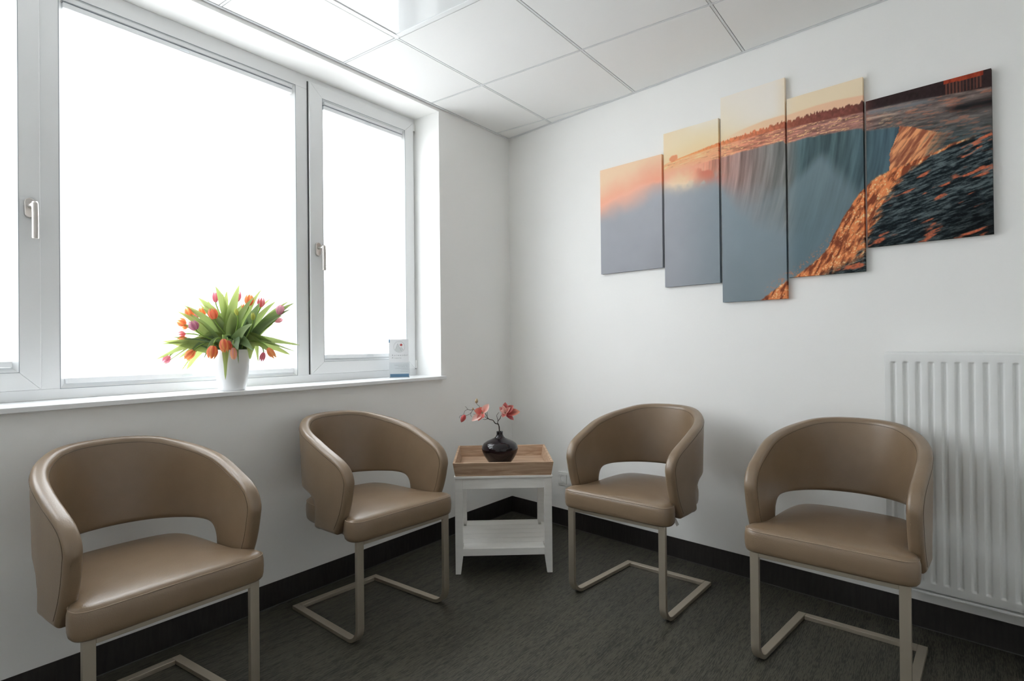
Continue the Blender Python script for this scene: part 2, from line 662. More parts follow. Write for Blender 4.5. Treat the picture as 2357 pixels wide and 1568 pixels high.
LIGHT_CELL = (-1, 0)
for i in range(-6, 4):
    for j in range(-2, 8):
        x0, y1 = GX + i * T, GY - j * T
        if (i, j) == LIGHT_CELL:
            continue
        g = 0.0075
        poly = room_clip([(x0 + g, y1 - T + g), (x0 + T - g, y1 - T + g), (x0 + T - g, y1 - g), (x0 + g, y1 - g)], EDGE + .003)
        if len(poly) < 3:
            continue
        ar = 0.5 * abs(sum(poly[k][0] * poly[(k + 1) % len(poly)][1] - poly[(k + 1) % len(poly)][0] * poly[k][1] for k in range(len(poly))))
        if ar < 0.002:
            continue
        MB().prism(poly, CH, CH + 0.015).build('ceiling_tile', 'tile_white', ceil, bevel=0.0012, seg=1)
for i in range(-6, 4):
    poly = room_clip([(GX + i * T - .0045, YB), (GX + i * T + .0045, YB), (GX + i * T + .0045, 0), (GX + i * T - .0045, 0)], EDGE)
    if len(poly) >= 3:
        MB().prism(poly, CH + .0005, CH + .035).build('grid_bar', 'grid_white', ceil)
for j in range(-2, 8):
    poly = room_clip([(XL, GY - j * T - .0045), (0, GY - j * T - .0045), (0, GY - j * T + .0045), (XL, GY - j * T + .0045)], EDGE)
    if len(poly) >= 3:
        MB().prism(poly, CH + .0003, CH + .034).build('grid_bar', 'grid_white', ceil)
MB().box(XL, -0.02, -EDGE, -0.003, CH - 0.0015, CH + 0.02).build('edge_angle', 'grid_white', ceil)
fix_normals(MB().hexa([wpt(.02, .002, CH - .0015), wpt(3.0, .002, CH - .0015), wpt(3.0, EDGE, CH - .0015), wpt(.02, EDGE, CH - .0015),
                       wpt(.02, .002, CH + .02), wpt(3.0, .002, CH + .02), wpt(3.0, EDGE, CH + .02), wpt(.02, EDGE, CH + .02)]).build('edge_angle', 'grid_white', ceil))

# ceiling light panel hanging a little below the tiles
lx0, lx1, ly0, ly1 = GX - T + .012, GX - .012, GY - T + .012, GY - .012
cl = empty('ceiling_light', ((lx0 + lx1) / 2, (ly0 + ly1) / 2, CH))
tag(cl, 'square white light panel with a glossy cover, set in the ceiling', 'ceiling light')
hw = (lx1 - lx0) / 2
fr_ = MB()
fw = 0.024
for (x0, x1, y0, y1) in ((-hw, hw, -hw, -hw + fw), (-hw, hw, hw - fw, hw), (-hw, -hw + fw, -hw + fw, hw - fw), (hw - fw, hw, -hw + fw, hw - fw)):
    fr_.box(x0, x1, y0, y1, -0.012, 0.03)
fr_.build('frame', 'frame_white', cl, bevel=0.0015)
box('diffuser', 'opal_acrylic', cl, -hw + fw, hw - fw, -hw + fw, hw - fw, -0.008, 0.02)

# ------------------------------------------------------------------ window
sill = box('window_sill', 'sill_white', None, OX0 - .02, OX1 + .018, -0.028, 0.215, 0.921, 0.9395, bevel=0.003)
sill.name = 'trim_1'
tag(sill, 'white window sill board', 'window sill', kind='structure')


def ring(mb, xo0, xo1, zo0, zo1, xi0, xi1, zi0, zi1, y0, y1):
    """rectangular frame from outer to inner rectangle, y0 front to y1 back, front mitred"""
    o = [(xo0, zo0), (xo1, zo0), (xo1, zo1), (xo0, zo1)]
    i = [(xi0, zi0), (xi1, zi0), (xi1, zi1), (xi0, zi1)]
    for k in range(4):
        k2 = (k + 1) % 4
        mb.hexa([(*[o[k][0]], y0, o[k][1]), (o[k2][0], y0, o[k2][1]), (o[k2][0], y1, o[k2][1]), (o[k][0], y1, o[k][1]),
                 (i[k][0], y0, i[k][1]), (i[k2][0], y0, i[k2][1]), (i[k2][0], y1, i[k2][1]), (i[k][0], y1, i[k][1])])


def bead(mb, x0, x1, z0, z1, w, yf, yb):
    """glazing bead sloping from the frame face to the pane"""
    o = [(x0, z0), (x1, z0), (x1, z1), (x0, z1)]
    i = [(x0 + w, z0 + w), (x1 - w, z0 + w), (x1 - w, z1 - w), (x0 + w, z1 - w)]
    for k in range(4):
        k2 = (k + 1) % 4
        mb.hexa([(o[k][0], yf, o[k][1]), (o[k2][0], yf, o[k2][1]), (o[k2][0], yb + .02, o[k2][1]), (o[k][0], yb + .02, o[k][1]),
                 (i[k][0], yb, i[k][1]), (i[k2][0], yb, i[k2][1]), (i[k2][0], yb + .02, i[k2][1]), (i[k][0], yb + .02, i[k][1])])


# outer frame with two mullions
B1 = (-2.418, -1.468, 0.977, 2.402)      # fixed light: bead outer rectangle
S3 = (-1.398, -0.692, 0.978, 2.442)      # right sash outer rectangle
G3 = (-1.323, -0.760, 1.040, 2.378)      # its bead
S1 = (-3.182, -2.477, 0.978, 2.442)
G1 = (-3.118, -2.538, 1.040, 2.378)
outer = empty('trim_2', (-1.93, FY, 0.94))
tag(outer, 'white outer window frame with two mullions', 'window frame', kind='structure')
off = Vector((1.93, -FY, -0.94))


def wbox(name, mat, parent, x0, x1, y0, y1, z0, z1, bevel=0.0, base=(-1.93, FY, 0.94)):
    return box(name, mat, parent, x0 - base[0], x1 - base[0], y0 - base[1], y1 - base[1], z0 - base[2], z1 - base[2], bevel)


wbox('bottom_rail', 'frame_white', outer, OX0, OX1, FY, FY + .08, 0.9395, B1[2], .002)
wbox('top_rail', 'frame_white', outer, OX0, OX1, FY, FY + .08, B1[3], OZ1, .002)
wbox('jamb', 'frame_white', outer, OX0, OX0 + .017 + .02, FY + .004, FY + .08, B1[2], B1[3], .002)
wbox('jamb', 'frame_white', outer, OX1 - .035, OX1, FY + .004, FY + .08, B1[2], B1[3], .002)
wbox('mullion', 'frame_white', outer, -2.50, B1[0], FY, FY + .08, B1[2], B1[3], .002)
wbox('mullion', 'frame_white', outer, B1[1], -1.38, FY, FY + .08, B1[2], B1[3], .002)


def rebase(mb, base):
    mb.v = [(x - base[0], y - base[1], z - base[2]) for x, y, z in mb.v]
    return mb


# fixed middle light
w2 = empty('window_2', (-1.943, FY, 0.977))
bs = (-1.943, FY, 0.977)
tag(w2, 'wide fixed middle pane of the window', 'window', kind='structure')
mb = MB()
bead(mb, *B1, 0.018, FY + .001, FY + .02)
rebase(mb, bs).build('glazing_bead', 'frame_white', w2)
mb = MB()
ring(mb, B1[0] - .0015, B1[1] + .0015, B1[2] - .0015, B1[3] + .0015, B1[0] + .0005, B1[1] - .0005, B1[2] + .0005, B1[3] - .0005, FY - .0006, FY + .01)
rebase(mb, bs).build('bead_joint', 'rail_grey', w2)
mb = MB().box(B1[0] + .01, B1[1] - .01, FY + .042, FY + .048, B1[2] + .01, B1[3] - .01)
rebase(mb, bs).build('pane', 'clear_glass', w2)


def handle(parent, x, z, y, base):
    """oval rosette, neck and downward lever"""
    mb = MB()
    n = 24
    poly = []
    for k in range(n):
        a = 2 * math.pi * k / n
        cz = 0.019 if math.sin(a) >= 0 else -0.019
        poly.append((0.0155 * math.cos(a), cz + 0.0155 * math.sin(a)))
    vs = [(px_, 0, pz) for px_, pz in poly] + [(px_ * .94, -0.010, pz * .97) for px_, pz in poly]
    fs = [tuple(range(n)), tuple(range(2 * n - 1, n - 1, -1))] + [(i, n + i, n + (i + 1) % n, (i + 1) % n) for i in range(n)]
    mb.quadmesh(vs, fs)
    mb.v = [(p[0] + x - base[0], p[1] + y - base[1], p[2] + z - base[2]) for p in mb.v]
    h = mb.build('handle', 'nickel', parent, bevel=0.002)
    h['label'] = 'brushed metal window handle'
    mb = MB()
    mb.tube([(0, -.008, 0), (0, -.022, 0), (.001, -.036, 0), (.004, -.043, -.001)], [.0085, .0075, .008, .009], 16)
    mb.v = [(p[0] + x - base[0], p[1] + y - base[1], p[2] + z - base[2] + .006) for p in mb.v]
    mb.build('neck', 'nickel', h, smooth=True)
    mb = MB()
    mb.tube([(.004, -.045, .012), (.0045, -.046, .004), (.005, -.047, -.05), (.005, -.047, -.112), (.005, -.047, -.114)],
            [.0088, .0098, .0098, .0098, .009], 20)
    mb.v = [(p[0] + x - base[0], p[1] + y - base[1], p[2] + z - base[2] + .004) for p in mb.v]
    mb.build('lever', 'nickel', h, smooth=True)


def sash(name, label, S, G, handle_x, hinge_x=None):
    base = ((S[0] + S[1]) / 2, FY - .014, S[2])
    w = empty(name, base)
    tag(w, label, 'window', kind='structure')
    mb = MB()
    ring(mb, *S, *G, FY - .014, FY + .045)
    rebase(mb, base).build('sash', 'frame_white', w, bevel=0.002)
    mb = MB()
    bead(mb, *G, 0.017, FY - .0135, FY + .012)
    rebase(mb, base).build('glazing_bead', 'frame_white', w)
    mb = MB()
    ring(mb, G[0] - .0012, G[1] + .0012, G[2] - .0012, G[3] + .0012, G[0] + .0005, G[1] - .0005, G[2] + .0005, G[3] - .0005, FY - .0145, FY)
    rebase(mb, base).build('bead_joint', 'rail_grey', w)
    mb = MB().box(G[0] + .008, G[1] - .008, FY + .034, FY + .040, G[2] + .008, G[3] - .008)
    rebase(mb, base).build('pane', 'clear_glass', w)
    handle(w, handle_x, 1.606, FY - .014, base)
    if hinge_x is not None:
        for z0, z1 in ((2.395, 2.437), (0.982, 1.03)):
            mb = MB().tube([(hinge_x, FY - .012, z0), (hinge_x, FY - .012, z1)], .0055, 12)
            mb.box(hinge_x - .004, hinge_x + .012, FY - .012, FY + .004, z0 + .004, z1 - .004)
            rebase(mb, base).build('hinge', 'socket_white', w, smooth=False)
            mb = MB().tube([(hinge_x, FY - .012, z0 - .006), (hinge_x, FY - .012, z0)], .006, 12)
            rebase(mb, base).build('hinge_cap', 'hinge_grey', w)
    return w


sash('window_1', 'left opening sash with a handle', S1, G1, -2.508)
sash('window_3', 'narrow right opening sash with a handle', S3, G3, -1.358, -0.686)
wbox('gasket', 'gasket', outer, -1.404, -1.3985, FY - .004, FY + .03, S3[2], S3[3])
wbox('gasket', 'rail_grey', outer, -2.4765, -2.4745, FY - .002, FY + .03, S1[2], S1[3])


# pleated blinds: head rail, cloth, bottom rail, grips
def blind(label, x0, x1, z0, z1, yb, grip_x):
    base = ((x0 + x1) / 2, yb, z0)
    t = empty('pleated_blind', base)
    tag(t, label, 'blind', 'pleated blinds')
    hh = 0.040
    mb = MB().box(x0, x1, yb - .014, yb + .012, z1 - .016, z1)
    rebase(mb, base).build('head_rail', 'rail_white', t, bevel=.002)
    mb = MB().box(x0, x1, yb - .006, yb + .010, z1 - .021, z1 - .0162)
    rebase(mb, base).build('rail_slot', 'rail_grey', t)
    mb = MB().box(x0, x1, yb - .012, yb + .012, z1 - hh, z1 - .0212)
    rebase(mb, base).build('upper_rail', 'rail_white', t, bevel=.002)
    mb = MB().box(x0 + .004, x1 - .004, yb - .012, yb + .012, z0, z0 + .020)
    rebase(mb, base).build('bottom_rail', 'rail_white', t, bevel=.002)
    for gz in ((z1 - hh + .006), (z0 + .008)):
        mb = MB()
        prof = [(-.022, 0), (-.018, .006), (.018, .006), (.022, 0), (.018, -.003), (-.018, -.003)]
        vs = [(grip_x + a, yb - .012, gz + c) for a, c in prof] + [(grip_x + a * .9, yb - .024, gz + c * .8) for a, c in prof]
        mb.quadmesh(vs, [tuple(range(6)), tuple(range(11, 5, -1))] + [(i, 6 + i, 6 + (i + 1) % 6, (i + 1) % 6) for i in range(6)])
        rebase(mb, base).build('grip', 'clear_acrylic', t)
    for gx in (x0, x1 - .024):
        mb = MB().box(gx, gx + .024, yb - .0155, yb - .0005, z1 - .013, z1 - .003)
        rebase(mb, base).build('end_clip', 'clear_acrylic', t)
    za, zb = z0 + .020, z1 - hh
    n = int(round((zb - za) / 0.010))
    n += n % 2
    vs, fs = [], []
    for k in range(n + 1):
        z = za + (zb - za) * k / n
        y = yb + (0.0045 if k % 2 else -0.0045)
        ins = 0.004 if k % 2 else 0.0
        vs += [(x0 + .004 + ins - base[0], y - base[1], z - base[2]), (x1 - .010 - ins - base[0], y - base[1], z - base[2])]
        if k:
            fs.append((2 * k - 2, 2 * k - 1, 2 * k + 1, 2 * k))
    mesh_obj('cloth', vs, fs, 'blind_cloth', t)
    return t


blind('white pleated blind let down over the left sash', G1[0] + .012, G1[1] - .012, G1[2] + .018, G1[3] - .008, FY + .004, -2.83)
blind('wide white pleated blind let down over the fixed middle pane', B1[0] + .014, B1[1] - .014, B1[2] + .016, B1[3] - .006, FY + .014, -1.985)
blind('narrow white pleated blind let down over the right sash', G3[0] + .014, G3[1] - .014, G3[2] + .014, G3[3] - .008, FY + .004, -1.03)


# ------------------------------------------------------------------ chairs
class Shell:
    """backrest shell: plan curve (rounded U) times an outline in (arc length, height)"""
    A, D0, DB, N = 0.270, 0.18, 0.556, 2.3

    def __init__(self):
        t = np.linspace(math.pi / 2, 0, 160)
        x = self.A * np.abs(np.cos(t)) ** (2 / self.N)
        y = self.D0 + (self.DB - self.D0) * np.abs(np.sin(t)) ** (2 / self.N)
        ys = np.linspace(self.D0, -0.06, 60)[1:]
        xs = self.A - 0.012 * ((self.D0 - ys) / 0.2) ** 2 * 0.6
        self.x = np.concatenate([x, xs])
        self.y = np.concatenate([y, ys])
        self.s = np.concatenate([[0], np.cumsum(np.hypot(np.diff(self.x), np.diff(self.y)))])

    def s_of_d(self, d):
        m_ = self.x > 0.12
        return float(np.interp(-d, -self.y[m_], self.s[m_]))

    def pos(self, s, z, inset):
        """point on the shell, inset metres inside the outer face"""
        x = np.interp(s, self.s, self.x)
        y = np.interp(s, self.s, self.y)
        h = 0.004
        tx = np.interp(s + h, self.s, self.x) - np.interp(max(s - h, 0), self.s, self.x)
        ty = np.interp(s + h, self.s, self.y) - np.interp(max(s - h, 0), self.s, self.y)
        if s < h:
            tx, ty = 1.0, 0.0
        l = math.hypot(tx, ty)
        nx, ny = -ty / l, tx / l          # outward
        k = min(max((y - 0.2) / 0.3, 0), 1)
        lean = 0.85 - z
        x, y = x * (1 - 0.055 * lean), y - k * 0.075 * lean
        return np.array([x - nx * inset, y - ny * inset, z])


SH = Shell()
THK = 0.043
ctrl = [  # (bottom s, z) , (top s, z)
    ((0.0, .529), (0.0, .818)),
    ((0.09, .529), (0.09, .816)),
    ((0.17, .530), (0.17, .809)),
    ((SH.s_of_d(.44), .531), (SH.s_of_d(.455), .796)),
    ((SH.s_of_d(.350), .532), (SH.s_of_d(.375), .778)),
    ((SH.s_of_d(.288), .524), (SH.s_of_d(.305), .762)),
    ((SH.s_of_d(.259), .500), (SH.s_of_d(.25), .748)),
    ((SH.s_of_d(.250), .458), (SH.s_of_d(.20), .731)),
    ((SH.s_of_d(.254), .407), (SH.s_of_d(.152), .713)),
    ((SH.s_of_d(.20), .405), (SH.s_of_d(.112), .698)),
    ((SH.s_of_d(.160), .404), (SH.s_of_d(.076), .682)),
    ((SH.s_of_d(.132), .404), (SH.s_of_d(.046), .661)),
    ((SH.s_of_d(.114), .404), (SH.s_of_d(.027), .633)),
    ((SH.s_of_d(.106), .404), (SH.s_of_d(.0205), .604)),
    ((SH.s_of_d(.100), .404), (SH.s_of_d(.026), .575)),
]
cb = catmull([c[0] for c in ctrl], 10)
ct = catmull([c[1] for c in ctrl], 10)
NI = len(cb)
ROWD = [0, .0012, .0030, .0055, .0090, .0130, .0180]           # rows gather near the rim
NMID = 8
NJ = 2 * len(ROWD) + NMID
RIM_R, RIM_T = 0.017, 0.0145                                      # rounding along the face and across the thickness


def shell_sz(i, j):
    """grid point in (arc length, height); i along the shell, j from the lower to the upper edge"""
    h = float(np.hypot(*(ct[i] - cb[i])))
    n = len(ROWD)
    if j < n:
        t = ROWD[j] / h
    elif j >= NJ - n:
        t = 1 - ROWD[NJ - 1 - j] / h
    else:
        t0, t1 = ROWD[-1] / h, 1 - ROWD[-1] / h
        t = t0 + (t1 - t0) * (j - n + 1) / (NMID + 1)
    p = cb[i] * (1 - t) + ct[i] * t
    if i > NI - 38:                      # front edge bulges a little forward
        w = (i - (NI - 38)) / 37
        p = p + np.array([0.012 * math.sin(math.pi * t) * w, 0])
    return p


def make_shell(parent):
    G = np.array([[shell_sz(i, j) for j in range(NJ)] for i in range(NI)])
    top, front, low = G[:, -1], G[-1, ::-1], G[::-1, 0]

    def dense(P, k=6):
        t = np.linspace(0, len(P) - 1, (len(P) - 1) * k + 1)
        return np.stack([np.interp(t, np.arange(len(P)), P[:, c]) for c in (0, 1)], -1)
    edge = np.concatenate([dense(top), dense(front), dense(low)])
    flatG = G.reshape(-1, 2)
    dist = np.min(np.hypot(flatG[:, None, 0] - edge[None, :, 0], flatG[:, None, 1] - edge[None, :, 1]), axis=1).reshape(NI, NJ)
    k = 1 - np.clip(dist / RIM_R, 0, 1)
    rnd = RIM_T * (1 - np.sqrt(np.clip(1 - k * k, 0, 1)))
    vs, idx = [], {}
    for lay in (0, 1):
        for i in range(-(NI - 1), NI):
            for j in range(NJ):
                s_, z = G[abs(i), j]
                r = rnd[abs(i), j]
                p = SH.pos(max(s_, 0), z, r if lay == 0 else THK - r)
                if i < 0:
                    p = p * np.array([-1, 1, 1])
                idx[(lay, i, j)] = len(vs)
                vs.append(p)
    fs = []
    for i in range(-(NI - 1), NI - 1):
        for j in range(NJ - 1):
            a, b1, c, d = idx[(0, i, j)], idx[(0, i + 1, j)], idx[(0, i + 1, j + 1)], idx[(0, i, j + 1)]
            fs.append((a, d, c, b1))
            a, b1, c, d = idx[(1, i, j)], idx[(1, i + 1, j)], idx[(1, i + 1, j + 1)], idx[(1, i, j + 1)]
            fs.append((a, b1, c, d))
        for j in (0, NJ - 1):
            q = (idx[(0, i, j)], idx[(0, i + 1, j)], idx[(1, i + 1, j)], idx[(1, i, j)])
            fs.append(q if j == 0 else q[::-1])
    for j in range(NJ - 1):
        for i, fl in ((-(NI - 1), 0), (NI - 1, 1)):
            q = (idx[(0, i, j)], idx[(1, i, j)], idx[(1, i, j + 1)], idx[(0, i, j + 1)])
            fs.append(q[::-1] if fl else q)
    o = mesh_obj('backrest', vs, fs, 'tan_leather', parent, smooth=True)
    fix_normals(o)
    # seams that follow the rim on the inner and the outer face
    rim = np.concatenate([top, front[1:]])
    tg = np.gradient(rim, axis=0)
    for _ in range(4):
        tg[1:-1] = (tg[:-2] + 2 * tg[1:-1] + tg[2:]) / 4
    nr = np.stack([tg[:, 1], -tg[:, 0]], -1)
    nr /= np.hypot(nr[:, 0], nr[:, 1])[:, None]
    e = RIM_R + .0005
    inn = rim + nr * e
    inn[0, 0] = 0
    ok = [np.min(np.hypot(q[0] - rim[:, 0], q[1] - rim[:, 1])) > e * .97 for q in inn]
    inn = inn[np.array(ok)]
    inn = inn[(inn[:, 1] > .425) & (inn[:, 0] >= 0)]
    for ins in (-0.0002, THK + 0.0002):
        half = [SH.pos(q[0], q[1], ins) for q in inn]
        pts = [tuple(p * np.array([-1, 1, 1])) for p in half[:0:-1]] + [tuple(p) for p in half]
        MB().tube(pts, 0.0008, 6).build('seam', 'seam_thread', o, smooth=True)
    return o


SEAT_HALF = [(0, -.016), (.10, -.017), (.19, -.017), (.226, -.013), (.247, .002), (.254, .026), (.249, .055), (.232, .085), (.219, .12),
             (.214, .20), (.211, .30), (.203, .38), (.182, .43), (.145, .458), (.08, .472), (0, .476)]


def make_seat(parent):
    half = catmull(SEAT_HALF, 5)
    out = [(p[0], p[1]) for p in half] + [(-p[0], p[1]) for p in half[-2:0:-1]]
    n = len(out)
    P = np.array(out)
    nrm = []
    for i in range(n):
        t = P[(i + 1) % n] - P[i - 1]
        l = math.hypot(*t)
        nrm.append((t[1] / l, -t[0] / l))
    nrm = np.array(nrm)
    c = np.array([0, 0.225])
    prof = [(.393, -.040, 0), (.391, -.013, 0), (.3925, -.005, 0), (.398, -.0005, 0), (.410, .002, 0), (.430, .003, 0), (.450, .0025, 0), (.462, .000, 0),
            (.4700, -.0045, 0), (.4750, -.012, 0), (.4785, -.026, 0), (.481, 0, .80), (.483, 0, .62), (.4835, 0, .42), (.483, 0, .2)]
    rows = []
    for z, o_, k in prof:
        if k == 0:
            ring_ = P + nrm * o_
        else:
            ring_ = c + (P + nrm * -.026 - c) * k
        zz = np.full(n, z)
        rows.append(np.column_stack([ring_, zz]))
    vs = np.concatenate(rows + [np.array([[c[0], c[1], .4825]])])
    fs = []
    R_ = len(prof)
    for r in range(R_ - 1):
        for i in range(n):
            i2 = (i + 1) % n
            fs.append((r * n + i, r * n + i2, (r + 1) * n + i2, (r + 1) * n + i))
    top = R_ * n
    for i in range(n):
        fs.append(((R_ - 1) * n + i, (R_ - 1) * n + (i + 1) % n, top))
    fs.append(tuple(range(n - 1, -1, -1)))
    o = mesh_obj('seat', vs, fs, 'tan_leather', parent, smooth=True)
    seam = P + nrm * -.001
    pts = [(p[0], p[1], .4668) for p in seam]
    pts.append(pts[0])
    MB().tube(pts, 0.0013, 6, cap=False).build('seam', 'stitch_light', o, smooth=True)
    return o


FW, FT, FD = 0.030, 0.016, 0.4916     # tube width, thickness, frame depth
XF, XB = 0.468 / 2 - FW / 2, 0.434 / 2 - FW / 2
SEATB = 0.391


def make_leg(parent, sg):
    path = [(0.008, SEATB), (0.008, 0.20)]
    R_ = 0.062
    for k in range(0, 9):
        a = math.pi / 2 * k / 8
        path.append((0.008 + R_ - R_ * math.cos(a), 0.008 + R_ - R_ * math.sin(a)))
    path += [(0.25, 0.008), (FD, 0.008)]
    vs, fs = [], []
    for i, (d, z) in enumerate(path):
        p0, p1 = path[max(i - 1, 0)], path[min(i + 1, len(path) - 1)]
        t = np.array([p1[0] - p0[0], p1[1] - p0[1]])
        t = t / np.hypot(*t)
        nrm = np.array([-t[1], t[0]]) * FT / 2
        x = sg * (XF + (XB - XF) * max(0, (d - .008) / (FD - .008)))
        for dx, sn in ((-FW / 2, -1), (FW / 2, -1), (FW / 2, 1), (-FW / 2, 1)):
            vs.append((x + dx, d + nrm[0] * sn, z + nrm[1] * sn))
    for i in range(len(path) - 1):
        for k in range(4):
            k2 = (k + 1) % 4
            fs.append((i * 4 + k, i * 4 + k2, i * 4 + 4 + k2, i * 4 + 4 + k))
    fs += [(3, 2, 1, 0), tuple((len(path) - 1) * 4 + k for k in range(4))]
    o = mesh_obj('leg', vs, fs, 'champagne_metal', parent)
    fix_normals(o)
    md = o.modifiers.new('bevel', 'BEVEL')
    md.width = 0.002
    md.segments = 2
    md.limit_method = 'ANGLE'
    md.angle_limit = math.radians(60)
    o.data.polygons.foreach_set('use_smooth', [True] * len(o.data.polygons))
    md.harden_normals = True
    return o


def make_chair():
    c = empty('cantilever_chair')
    make_seat(c)
    make_shell(c)
    make_leg(c, -1)
    make_leg(c, 1)
    box('front_rail', 'champagne_metal', c, -XF + FW / 2, XF - FW / 2, 0.0, 0.030, SEATB - .016, SEATB, bevel=.0015)
    box('floor_rail', 'champagne_metal', c, -XB + FW / 2, XB - FW / 2, FD - .030, FD, 0.0, 0.016, bevel=.0015)
    for sg in (-1, 1):
        box('seat_support', 'champagne_metal', c, sg * .17 - .012, sg * .17 + .012, 0.030, 0.40, SEATB - .002, SEATB + .012)
    return c


chair = make_chair()
POSES = [((-2.3707, -0.6097), 0.0114, 'tan leather armchair nearest the camera on the left, under the wide window'),
         ((-1.5085, -0.5982), -0.0555, 'tan leather armchair left of the white side table'),
         ((-0.9077, -1.2097), -1.6462, 'tan leather armchair right of the white side table, beside the wall socket'),
         ((-1.0253, -2.0151), -1.6619, 'tan leather armchair standing in front of the radiator')]
chairs = [chair] + [copy_tree(chair) for _ in POSES[1:]]
for c, ((x, y), th, lab) in zip(chairs, POSES):
    c.location = (x, y, 0)
    c.rotation_euler = (0, 0, th)
    tag(c, lab, 'chair', 'tan leather cantilever armchairs')


def care_tag(c, mat, x, y):
    vs = [(x, y, .397), (x, y + .022, .397), (x + .012, y + .024, .372), (x + .012, y + .002, .370),
          (x + .001, y, .397), (x + .001, y + .022, .397), (x + .013, y + .024, .372), (x + .013, y + .002, .370)]
    o = MB().hexa(vs).build('care_tag', mat, c)
    fix_normals(o)
    o['label'] = 'small fabric tag under the seat'


care_tag(chairs[2], 'tag_white', .222, .10)
care_tag(chairs[3], 'tag_black', .222, .07)

# ------------------------------------------------------------------ side table with tray
TW = 0.4735
tb = empty('side_table', (-0.8718, -0.5997, 0), -0.8959)
tag(tb, 'white painted wooden side table with a slatted shelf in the corner', 'table')
TD, TH_, LW = 0.468, 0.466, 0.0375
for sx in (-1, 1):
    for y0 in (0.0, TD - LW):
        x0 = -TW / 2 if sx < 0 else TW / 2 - LW
        foot = 0.026
        xa, xb = (x0, x0 + foot) if sx < 0 else (x0 + LW - foot, x0 + LW)
        mb = MB()
        ya, yb = (y0, y0 + foot) if y0 == 0 else (y0 + LW - foot, y0 + LW)
        zt = 0.088
        lo = [(xa, ya, 0), (xb, ya, 0), (xb, yb, 0), (xa, yb, 0)]
        mi_ = [(x0, y0, zt), (x0 + LW, y0, zt), (x0 + LW, y0 + LW, zt), (x0, y0 + LW, zt)]
        hi = [(p[0], p[1], TH_) for p in mi_]
        mb.quadmesh(lo + mi_ + hi, [(3, 2, 1, 0), (8, 9, 10, 11)] + [(r * 4 + k, r * 4 + (k + 1) % 4, r * 4 + 4 + (k + 1) % 4, r * 4 + 4 + k)
                                                                    for r in (0, 1) for k in range(4)])
        mb.build('leg', 'table_white', tb, bevel=.0015)
box('table_top', 'table_white', tb, -TW / 2 - .003, TW / 2 + .003, -.004, TD + .004, TH_, TH_ + .011, bevel=.0015)
ap = .052
box('apron', 'table_white', tb, -TW / 2 + LW, TW / 2 - LW, .005, .023, TH_ - ap, TH_ - .0005, bevel=.001)
box('apron', 'table_white', tb, -TW / 2 + LW, TW / 2 - LW, TD - .023, TD - .005, TH_ - ap, TH_ - .0005, bevel=.001)
box('apron', 'table_white', tb, -TW / 2 + .005, -TW / 2 + .023, LW, TD - LW, TH_ - ap, TH_ - .0005, bevel=.001)
box('apron', 'table_white', tb, TW / 2 - .023, TW / 2 - .005, LW, TD - LW, TH_ - ap, TH_ - .0005, bevel=.001)
sz = 0.1216
box('shelf_rail', 'table_white', tb, -TW / 2 + LW, TW / 2 - LW, .004, .022, sz - .034, sz, bevel=.001)
box('shelf_rail', 'table_white', tb, -TW / 2 + LW, TW / 2 - LW, TD - .022, TD - .004, sz - .034, sz, bevel=.001)
box('shelf_rail', 'table_white', tb, -TW / 2 + .006, -TW / 2 + .022, LW, TD - LW, sz - .034, sz - .004, bevel=.001)
box('shelf_rail', 'table_white', tb, TW / 2 - .022, TW / 2 - .006, LW, TD - LW, sz - .034, sz - .004, bevel=.001)
ns = 6
y0, y1 = .0225, TD - .0225
for k in range(ns):
    a = y0 + (y1 - y0) * k / ns
    b1 = y0 + (y1 - y0) * (k + 1) / ns - .0022
    xw = TW / 2 - LW if (a < LW or b1 > TD - LW) else TW / 2 - .008
    box('shelf_slat', 'table_white', tb, -xw, xw, a, b1, sz - .012, sz - .0003, bevel=.0012)

tr_ = empty('serving_tray', (-0.8718, -0.5997, TH_ + .011), -0.8959)
tag(tr_, 'square wooden tray with sloping sides on the white side table', 'tray')
tz0, tz1 = 0.0, 0.0665
bx, by0, by1 = 0.2345, 0.0, TD
tx, ty0, ty1 = 0.2455, -0.012, TD + .012
wt = .011


def tray_side(p):
    fix_normals(MB().hexa(p).build('side_board', 'tray_wood', tr_, bevel=.001))


def tpt(kx, ky, z, ins):
    """tray corner at height z; kx,ky in -1..1; ins = inset"""
    t = z / tz1
    hx = bx + (tx - bx) * t - ins
    ya, yb = by0 + (ty0 - by0) * t + ins, by1 + (ty1 - by1) * t - ins
    return (kx * hx, ya if ky < 0 else yb, z)


for (k0, k1) in (((-1, -1), (1, -1)), ((1, -1), (1, 1)), ((1, 1), (-1, 1)), ((-1, 1), (-1, -1))):
    tray_side([tpt(*k0, tz0, 0), tpt(*k1, tz0, 0), tpt(*k1, tz0, wt), tpt(*k0, tz0, wt),
               tpt(*k0, tz1, 0), tpt(*k1, tz1, 0), tpt(*k1, tz1, wt), tpt(*k0, tz1, wt)])
nb = 5
for k in range(nb):
    a = by0 + wt + (by1 - by0 - 2 * wt) * k / nb
    b1 = by0 + wt + (by1 - by0 - 2 * wt) * (k + 1) / nb - .0015
    box('bottom_board', 'tray_wood', tr_, -bx + wt, bx - wt, a, b1, .001, .009, bevel=.001)
TRAY_FLOOR = TH_ + .011 + .009

